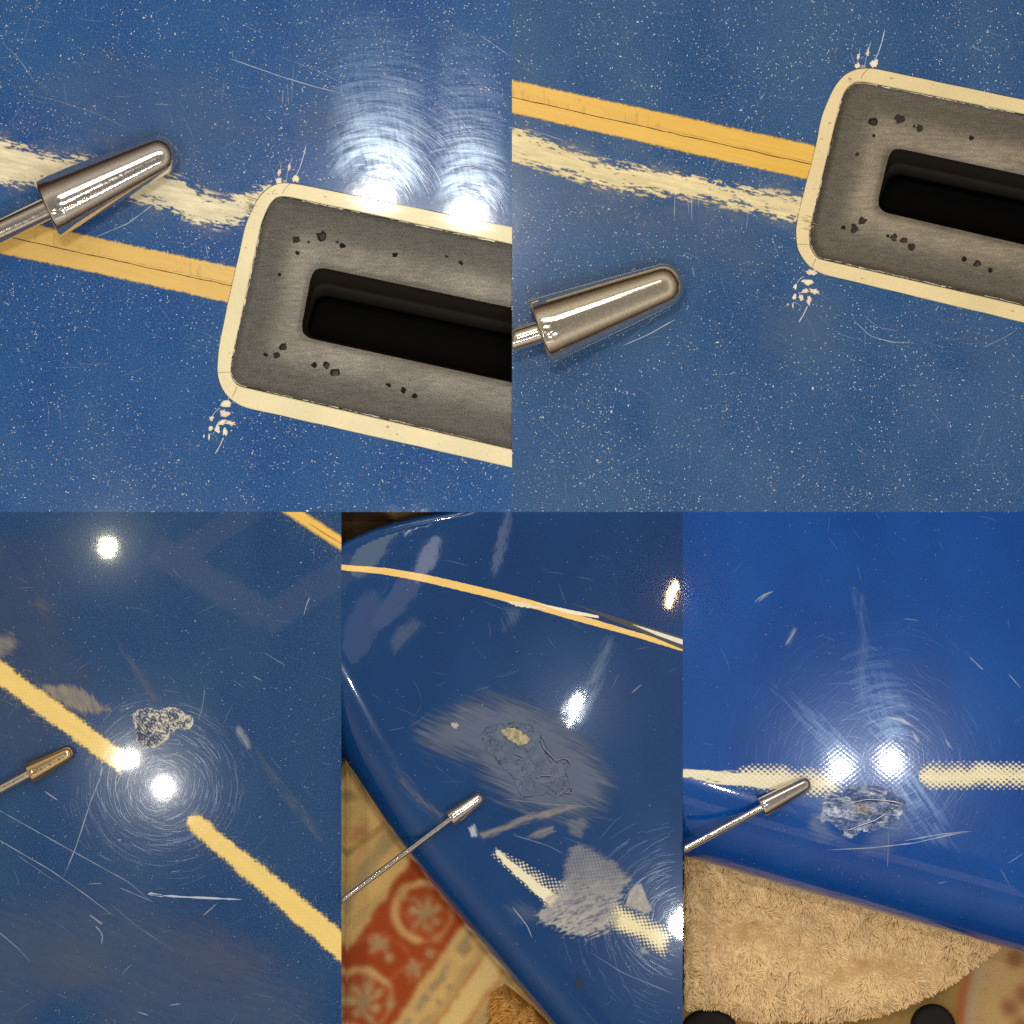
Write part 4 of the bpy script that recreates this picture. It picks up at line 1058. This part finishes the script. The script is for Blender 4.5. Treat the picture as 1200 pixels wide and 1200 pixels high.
def glow_film(b, poly, alpha, deg, zf, seed, soft=16.0, centre=None, lampspot=None):
    """a pale metallic film painted as the glow round a light spot"""
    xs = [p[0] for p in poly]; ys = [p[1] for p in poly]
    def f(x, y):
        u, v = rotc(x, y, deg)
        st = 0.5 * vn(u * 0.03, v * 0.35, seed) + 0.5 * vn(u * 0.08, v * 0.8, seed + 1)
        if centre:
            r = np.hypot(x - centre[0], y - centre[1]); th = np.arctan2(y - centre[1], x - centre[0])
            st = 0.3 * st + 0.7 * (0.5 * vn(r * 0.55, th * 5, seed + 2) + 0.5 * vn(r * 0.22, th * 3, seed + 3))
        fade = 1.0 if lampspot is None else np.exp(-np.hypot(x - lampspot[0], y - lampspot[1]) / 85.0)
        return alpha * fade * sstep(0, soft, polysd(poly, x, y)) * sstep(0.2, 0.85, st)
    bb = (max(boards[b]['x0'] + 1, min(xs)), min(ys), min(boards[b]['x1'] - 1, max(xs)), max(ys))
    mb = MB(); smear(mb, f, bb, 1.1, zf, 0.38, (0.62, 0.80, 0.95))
    mb.build('painted_glow', M_glint, boards[b])  # film shaped and faded as painted glow from the lamp spot
glow_film(0, [(380, -20), (480, -30), (515, 90), (506, 240), (440, 228), (372, 216)], 0.19, 80, flat, 3, 46, (440, 237), (440, 200))
glow_film(0, [(500, 20), (585, 20), (599, 110), (599, 262), (548, 249), (502, 240)], 0.18, 80, flat, 6, 38, (548, 258), (548, 222))
glow_film(4, [(1015, 870), (1070, 870), (1130, 950), (1150, 1015), (1085, 1020), (1035, 950)], 0.05, 55, zf5, 9, 34, None, (1044, 893))
glow_film(4, [(1000, 925), (880, 830), (840, 780), (900, 760), (980, 830), (1030, 885)], 0.045, 45, zf5, 12, 40, None, (986, 899))
glow_film(4, [(1030, 900), (965, 800), (955, 720), (1035, 710), (1085, 800), (1085, 890)], 0.05, 75, zf5, 15, 44, (1044, 893), (1044, 893))
glow_film(3, [(660, 852), (686, 790), (704, 736), (728, 740), (712, 800), (686, 856)], 0.07, -62, zf4, 18, 14, None, (674, 830))
inb = lambda x0, y0, x1, y1: (lambda x, y: (x > x0) & (x < x1) & (y > y0) & (y < y1))
ok0 = lambda x, y: inb(-30, -30, 599, 599)(x, y) & ~inside(HOLE[0], x, y)
ok1 = lambda x, y: inb(601, -30, 1230, 599)(x, y) & ~inside(HOLE[1], x, y)
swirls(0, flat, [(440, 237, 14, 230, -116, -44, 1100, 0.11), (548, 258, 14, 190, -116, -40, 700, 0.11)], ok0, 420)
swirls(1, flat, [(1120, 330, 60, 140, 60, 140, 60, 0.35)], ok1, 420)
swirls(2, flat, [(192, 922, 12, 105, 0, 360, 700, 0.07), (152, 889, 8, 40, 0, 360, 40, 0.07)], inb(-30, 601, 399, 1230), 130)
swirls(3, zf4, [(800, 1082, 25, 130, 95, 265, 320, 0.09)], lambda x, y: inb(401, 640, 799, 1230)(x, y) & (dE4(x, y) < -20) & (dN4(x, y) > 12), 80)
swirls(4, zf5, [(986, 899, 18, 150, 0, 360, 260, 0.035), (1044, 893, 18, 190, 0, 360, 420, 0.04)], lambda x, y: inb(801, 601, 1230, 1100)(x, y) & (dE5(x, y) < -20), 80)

# ------------------------------------------------------------------ metal pointers
def pointer(label, base, tip, r0, r1, rodr, rod_end, mat, clip=None, zb=0.6, rodmat=None):
    t = thing('metal_pointer', label, 'pointer', *base, group='metal pointers aimed at the damage')
    bx, by = base; tx, ty = tip
    L = math.hypot(tx - bx, ty - by); dx, dy = (tx - bx) / L, (ty - by) / L
    nx, ny = -dy, dx
    prof = [(0.6, rodr * 1.0), (0.0, rodr * 1.15), (0.0, r0 * 0.90), (0.4 * r0 * 0.06, r0 * 0.965), (r0 * 0.09, r0)]
    tl = L - r1 * 0.95
    for k in range(1, 9):
        f = k / 8; prof.append((r0 * 0.09 + (tl - r0 * 0.09) * f, r0 + (r1 - r0) * (0.9 * f + 0.1 * f * f)))
    for k in range(1, 9):
        a = k / 8 * math.pi / 2; prof.append((tl + r1 * 0.95 * math.sin(a), r1 * max(0.02, math.cos(a) ** 0.85)))
    n = 48
    def zc(s): return zb + r0 + (r1 - r0) * (s / L)
    def P(s, r, a):
        z = zc(s) + r * math.sin(a); k = (H - z) / H
        x = bx + dx * s + nx * r * math.cos(a); y = by + dy * s + ny * r * math.cos(a)
        return (600 + (x - 600) * k, 600 + (y - 600) * k, z)
    mb = MB()
    V = np.array([[P(s, r, 2 * math.pi * k / n) for k in range(n)] for s, r in prof])
    mb.grid(V, closed=True)
    mb.build('tip', mat, t, sm=True)
    # thin rod
    ex, ey = rod_end; RL = math.hypot(ex - bx, ey - by)
    ux, uy = (ex - bx) / RL, (ey - by) / RL
    def Q(s, r, a):
        z = zc(0) + r * math.sin(a); k = (H - z) / H
        x = bx + ux * s - uy * r * math.cos(a); y = by + uy * s + ux * r * math.cos(a)
        return (600 + (x - 600) * k, 600 + (y - 600) * k, z)
    mb = MB()
    V = np.array([[Q(s, rodr, 2 * math.pi * k / 32) for k in range(32)] for s in np.linspace(-2, RL, 12)])
    mb.grid(V, closed=True)
    o = mb.build('rod', rodmat or mat, t, sm=True)
    if clip is not None:
        bm = bmesh.new(); bm.from_mesh(o.data)
        r = bmesh.ops.bisect_plane(bm, geom=bm.verts[:] + bm.edges[:] + bm.faces[:], plane_co=((clip - 600) * 0.001, 0, 0), plane_no=(-1, 0, 0), clear_outer=True)
        bmesh.ops.holes_fill(bm, edges=[e for e in bm.edges if e.is_boundary and abs(e.verts[0].co.x - (clip - 600) * 0.001) < 1e-5])
        bm.to_mesh(o.data); bm.free()
    return t
pointer('large steel pointer lying across the worn cream band left of the fin box', (54, 245), (205, 173), 37, 24, 13.5, (-90, 312), M_chrome)
pointer('large steel pointer on bare blue resin below the worn cream band', (632, 389), (800, 326), 40, 26, 13.5, (560, 412), M_warm, clip=600.3)
pointer('small bronze-coloured pointer beside the gold diagonal stripe', (33, 907), (85, 880), 13, 8.6, 5.4, (-40, 946), M_bronze, rodmat=M_warm)
pointer('small steel pointer with a long thin rod reaching over the patterned rug', (527.5, 960), (566, 932.5), 10.2, 7.2, 3.4, (380, 1071), M_chrome, clip=400.3)
pointer('small steel pointer beside the crushed ding above the tan towel', (893, 946.5), (950, 916), 12.4, 8.4, 4.6, (770, 1012), M_chrome, clip=800.3)

# ------------------------------------------------------------------ floor, rugs and towels below the boards
def place(x, y, z):
    k = (H - z) / H
    return 600 + (x - 600) * k, 600 + (y - 600) * k
def sheet(bbox, z, step, cfun, name, label=None, cat=None, kind=None, hf=None, soft=0):
    x0, y0, x1, y1 = bbox
    X, Y = np.meshgrid(np.arange(x0, x1 + step, step), np.arange(y0, y1 + step, step))
    C = cfun(X, Y); k = (H - z) / H
    for _ in range(soft):
        for ax in (0, 1):
            P = np.concatenate([np.take(C, [0], ax), C, np.take(C, [-1], ax)], ax); m = C.shape[ax]
            C = 0.25 * np.take(P, range(m), ax) + 0.5 * C + 0.25 * np.take(P, range(2, m + 2), ax)
    V = np.stack([600 + (X - 600) * k, 600 + (Y - 600) * k, np.full(X.shape, float(z)) + (hf(X, Y) if hf else 0)], -1)
    mb = MB(); mb.grid(V, C)
    o = mb.build(name, M_rug, None, sm=True)
    if label: o['label'] = label
    if cat: o['category'] = cat
    if kind: o['kind'] = kind
    return o
def mixm(c, col, a):
    return c * (1 - a[..., None]) + np.array(col) * a[..., None]
def rug4(x, y):
    x, y = x + 7 * (fbm(x * 0.06, y * 0.06, 81, 3) - 0.5) + 3 * (vn(x * 0.25, y * 0.25, 82) - 0.5), y + 7 * (fbm(x * 0.06 + 7, y * 0.06, 83, 3) - 0.5) + 3 * (vn(x * 0.25, y * 0.25, 84) - 0.5)
    n = 0.82 * x + 0.57 * y; u = 0.57 * x - 0.82 * y
    wob = 3.0 * (fbm(x * 0.03, y * 0.03, 4) - 0.5)
    n = n + wob
    c = np.broadcast_to(np.array(S(214, 176, 112)), x.shape + (3,)).copy()
    c *= (0.86 + 0.28 * fbm(x * 0.05, y * 0.05, 6))[..., None]
    band = lambda a, b, s=2.5: sstep(a - s, a + s, n) * (1 - sstep(b - s, b + s, n))
    # flowered cream field on the far side
    fl = sstep(0.56, 0.68, fbm(x * 0.045, y * 0.045, 12, 3)) * (1 - sstep(905, 915, n))
    c = mixm(c, S(176, 104, 70), 0.6 * fl)
    fl2 = sstep(0.60, 0.70, fbm(x * 0.06 + 9, y * 0.06, 15, 3)) * (1 - sstep(905, 915, n))
    c = mixm(c, S(120, 108, 86), 0.6 * fl2)
    # guard stripes
    c = mixm(c, S(160, 142, 104), 0.75 * band(926, 942)); c = mixm(c, S(196, 120, 72), 0.35 * band(916, 921, 1.5))
    c = mixm(c, S(150, 120, 84), 0.35 * band(880, 916) * sstep(0.5, 0.65, vn(u * 0.09, n * 0.09, 3)))
    c = mixm(c, S(166, 74, 38), band(968, 1062))
    c = mixm(c, S(140, 128, 104), 0.8 * band(1071, 1080) * sstep(0.3, 0.6, vn(u * 0.16, n * 0.02, 7)))
    c = mixm(c, S(116, 82, 62), 0.7 * band(1080, 1093) * sstep(0.62, 0.75, vn(u * 0.10, n * 0.12, 8)))
    c = mixm(c, S(150, 132, 100), 0.5 * band(1094, 1099, 1.5)); c = mixm(c, S(170, 96, 50), 0.8 * band(1101, 1105, 1.5))
    c = mixm(c, S(226, 196, 134), 0.8 * band(1106, 1128)); c = mixm(c, S(165, 92, 50), 0.75 * band(1130, 1134, 1.5)); c = mixm(c, S(150, 136, 104), 0.6 * band(1137, 1150))
    # scrolls and flowers in the red band
    cream = S(214, 170, 112); pale = S(196, 172, 120); rose = S(170, 96, 66)
    red = band(970, 1060)
    def ring(cx, cy, r, wd, a0=None, a1=None):
        d = np.abs(np.hypot(x - cx, y - cy) - r + 2.2 * (vn(x * 0.16, y * 0.16, 5) - 0.5)); a = 1 - sstep(wd * 0.6, wd * 1.5, d)
        if a0 is not None:
            th = (np.degrees(np.arctan2(y - cy, x - cx)) - a0) % 360
            a = a * (th < (a1 - a0) % 360)
        return a
    def fan(c, cx, cy, R, m, ph):
        r = np.hypot(x - cx, y - cy); th = np.arctan2(y - cy, x - cx)
        pet = 0.18 + 0.18 * np.cos(m * th + ph + r * 0.12) + 0.64 * fbm(x * 0.17, y * 0.17, 88, 3)
        body = 1 - sstep(R * 0.55, R * 1.15, r + 0.7 * R * (fbm(x * 0.11, y * 0.11, 6, 3) - 0.5))
        c = mixm(c, rose, 0.5 * body * red); c = mixm(c, pale, body * sstep(0.30, 0.72, pet) * red * 0.85)
        return mixm(c, S(160, 150, 112), 0.7 * (1 - sstep(R * 0.16, R * 0.34, r)) * red)
    for (cx, cy, s) in ((494, 1068, 1.0), (422, 1172, 1.05)):
        c = mixm(c, cream, 0.92 * ring(cx + 2, cy, 33 * s, 3.4, 95, 330) * red)
        c = mixm(c, cream, 0.45 * ring(cx, cy, 35 * s, 2.2) * red)
        c = fan(c, cx + 4, cy + 2, 23 * s, 7, 1.0)
    for (cx, cy, R, m) in ((442, 1108, 13, 6), (485, 1136, 14, 5), (455, 1122, 6, 4), (503, 1118, 7, 4), (433, 1150, 8, 5), (512, 1100, 7, 4), (457, 1175, 8, 5), (470, 1050, 6, 4)):
        c = fan(c, cx, cy, R, m, cx)
    c = mixm(c, S(196, 110, 64), 0.7 * ring(440, 1140, 44, 1.6, 200, 330) * red); c = mixm(c, S(196, 110, 64), 0.6 * ring(495, 1180, 50, 1.6, 190, 280) * red)
    c = mixm(c, S(196, 110, 64), 0.6 * ring(525, 1040, 60, 1.4, 95, 170) * red)
    return c * np.array((0.86, 0.84, 0.80))
sheet((396, 800, 660, 1290), -95, 1.6, rug4, 'patterned_rug', 'cream and rust red patterned rug with scrolls, below the nose section', 'rug', soft=4)
def floor4(x, y):
    c = np.broadcast_to(np.array(S(58, 42, 26)), x.shape + (3,)).copy() * (0.75 + 0.5 * fbm(x * 0.02, y * 0.08, 3))[..., None]
    c = mixm(c, S(140, 112, 80), sstep(-3, 6, polysd([(438, 585), (520, 585), (520, 612), (462, 612)], x, y)) * 0.75)
    return c
fl = sheet((398, 560, 640, 690), -40, 3.0, floor4, 'floor', kind='structure')
# a small blurred green thing and a pale corner seen past the nose
mb = MB(); P = blob(476, 597, 7, 4, 14, 0, 0.1)
V = np.array([[place(476 + (x - 476) * f, 597 + (y - 597) * f, -38) + (-38 + 3 * (1 - f * f),) for x, y in P] for f in (1.0, 0.8, 0.5, 0.05)])
mb.grid(V, np.broadcast_to(np.array(S(96, 150, 46)), V.shape), closed=True)
gb = mb.build('bottle_cap', M_flat, None, sm=True); gb['label'] = 'small green cap on the dark floor past the nose'; gb['category'] = 'cap'

def rug5(x, y):
    c = np.broadcast_to(np.array(S(142, 112, 66)), x.shape + (3,)).copy() * (0.7 + 0.6 * fbm(x * 0.03, y * 0.03, 9))[..., None]
    e = x - np.interp(y, [1080, 1130, 1165, 1200, 1260], [1146, 1136, 1128, 1123, 1119])
    c = mixm(c, S(176, 144, 96), sstep(-2, 8, e))
    c = mixm(c, S(150, 72, 34), sstep(-5, 0, e) * (1 - sstep(3, 9, e)))
    c = mixm(c, S(150, 136, 112), 0.8 * sstep(5, 10, e) * (1 - sstep(13, 20, e)))
    dots = 1 - sstep(2, 5, np.hypot(e - 24, ((y + 4) % 17) - 8.5)); c = mixm(c, S(146, 84, 50), 0.55 * dots)
    for cx, cy, r in ((1183, 1181, 11), (1200, 1165, 12), (1190, 1124, 12), (1197, 1203, 10), (1214, 1140, 12)):
        d = np.hypot(x - cx, (y - cy) * 0.9) + 4 * (vn(x * .15, y * .15, 3) - 0.5)
        c = mixm(c, S(138, 66, 38), 0.8 * (1 - sstep(r * .6, r * 1.2, d))); c = mixm(c, S(112, 100, 78), 0.8 * (1 - sstep(r * .2, r * .6, d)))
    return c
sheet((796, 960, 1290, 1290), -140, 2.0, rug5, 'patterned_rug', 'tan rug with a red edge line, seen past the towel corner', 'rug', soft=7)
for px, py, rx, ry, lb in ((832, 1206, 32, 22, 'black stand foot under the towel corner by the nose section'), (1094, 1204, 26, 26, 'round black stand foot beside the red rug line')):
    mb = MB(); rows = []
    for f, z in ((1.0, -140), (1.0, -132), (0.94, -129), (0.8, -127), (0.4, -126), (0.03, -126)):
        rows.append([place(px + rx * f * math.cos(a), py + ry * f * math.sin(a), -132) + (z,) for a in np.linspace(0, 2 * math.pi, 33)[:-1]])
    V = np.array(rows); mb.grid(V, np.broadcast_to(np.array((0.012, 0.010, 0.009)), V.shape), closed=True)
    o = mb.build('stand_foot', M_flat, None, sm=True); o['label'] = lb; o['category'] = 'stand foot'; o['group'] = 'black stand feet'

def towel(label, outline, z0, hf, n, base, dark, light, ln, wd, flow, seed, bbox, ztop=None):
    t = thing('towel', label, 'towel', 0, 0, group='tan fluffy towels')
    x0, y0, x1, y1 = bbox
    X, Y = np.meshgrid(np.arange(x0, x1, 4.0), np.arange(y0, y1, 4.0))
    D = polysd(outline, X, Y)
    Z = z0 + hf(X, Y) - 18 * (1 - sstep(-6, 16, D))
    k = (H - Z) / H
    keep = np.maximum.reduce([D[:-1, :-1], D[1:, :-1], D[:-1, 1:], D[1:, 1:]]) > -5
    mb = MB()
    V = np.stack([600 + (X - 600) * k, 600 + (Y - 600) * k, Z], -1)
    for r, c in zip(*np.nonzero(keep)):
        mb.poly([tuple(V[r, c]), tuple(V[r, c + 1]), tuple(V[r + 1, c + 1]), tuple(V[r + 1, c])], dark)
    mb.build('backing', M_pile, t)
    rg = np.random.default_rng(seed)
    px = rg.uniform(x0, x1, n); py = rg.uniform(y0, y1, n)
    d = polysd(outline, px, py); m = d > -2; px, py, d = px[m], py[m], d[m]
    z = z0 + hf(px, py) - 18 * (1 - sstep(-6, 16, d))
    clump = fbm(px * 0.07, py * 0.07, seed + 3)
    ang = flow(px, py) + (vn(px * 0.08, py * 0.08, seed + 5) - 0.5) * 1.5 + (vn(px * 0.03, py * 0.03, seed + 6) - 0.5) * 1.2 + rg.normal(0, 0.14, len(px))
    LN = ln * rg.uniform(0.6, 1.3, len(px)); cv = (vn(px * 0.12, py * 0.12, seed + 9) - 0.5) * 1.8; B = rg.random(len(px))
    m5 = MB(); S5 = 4
    base = np.array(base); dark = np.array(dark); light = np.array(light)
    for i in range(len(px)):
        x, y, zz = px[i], py[i], z[i]; a = ang[i]
        lift = LN[i] * (0.55 + 0.5 * clump[i])
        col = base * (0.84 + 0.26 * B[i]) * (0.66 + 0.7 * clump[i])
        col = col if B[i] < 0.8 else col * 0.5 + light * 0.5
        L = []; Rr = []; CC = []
        for s in range(S5):
            f = s / (S5 - 1)
            aa = a + cv[i] * f
            cx = x + LN[i] * f * math.cos(aa); cy = y + LN[i] * f * math.sin(aa)
            cz = zz + lift * (1.5 * f - 0.9 * f * f)
            hw_ = wd * 0.5 * (1 - 0.75 * f ** 2)
            kk = (H - cz) / H
            L.append((600 + (cx - hw_ * math.sin(aa) - 600) * kk, 600 + (cy + hw_ * math.cos(aa) - 600) * kk, cz)); Rr.append((600 + (cx + hw_ * math.sin(aa) - 600) * kk, 600 + (cy - hw_ * math.cos(aa) - 600) * kk, cz))
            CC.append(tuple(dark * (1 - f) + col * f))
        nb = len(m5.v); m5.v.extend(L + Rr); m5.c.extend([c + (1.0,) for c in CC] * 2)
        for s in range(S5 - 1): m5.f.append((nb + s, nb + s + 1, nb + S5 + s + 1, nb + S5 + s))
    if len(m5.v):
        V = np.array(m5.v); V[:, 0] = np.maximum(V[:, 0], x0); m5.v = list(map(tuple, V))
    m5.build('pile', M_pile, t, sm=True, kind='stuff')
    return t
T5 = [(795, 960), (1195, 1085), (1168, 1104), (1140, 1128), (1112, 1148), (1072, 1168), (1030, 1184), (980, 1192), (930, 1190), (890, 1192), (850, 1182), (815, 1180), (795, 1178)]
towel('light tan fluffy towel under the rail section', T5, -112, lambda x, y: 26 * (fbm(x * 0.010, y * 0.018, 5, 2) - 0.5) + 11 * np.sin((y - 0.28 * x) * 0.05 + 2.5 * fbm(x * .01, y * .01, 9)), 52000, S(240, 206, 150), S(204, 158, 100), S(255, 236, 196), 7.5, 1.7,
      lambda x, y: np.full(np.shape(x), 1.25), 5, (801.5, 985, 1200, 1215))
T4 = [(592, 1148), (606, 1160), (640, 1190), (700, 1260), (560, 1260), (570, 1205), (574, 1185), (582, 1160)]
towel('small orange-tan towel corner under the nose section', T4, -84, lambda x, y: 4 * (fbm(x * 0.04, y * 0.04, 5, 2) - 0.5), 6500, S(206, 146, 70), S(140, 90, 34), S(236, 184, 110), 8, 1.8,
      lambda x, y: np.full(np.shape(x), 2.4), 8, (560, 1140, 690, 1250))

for b in boards:
    for k in ('x0', 'x1'):
        del b[k]
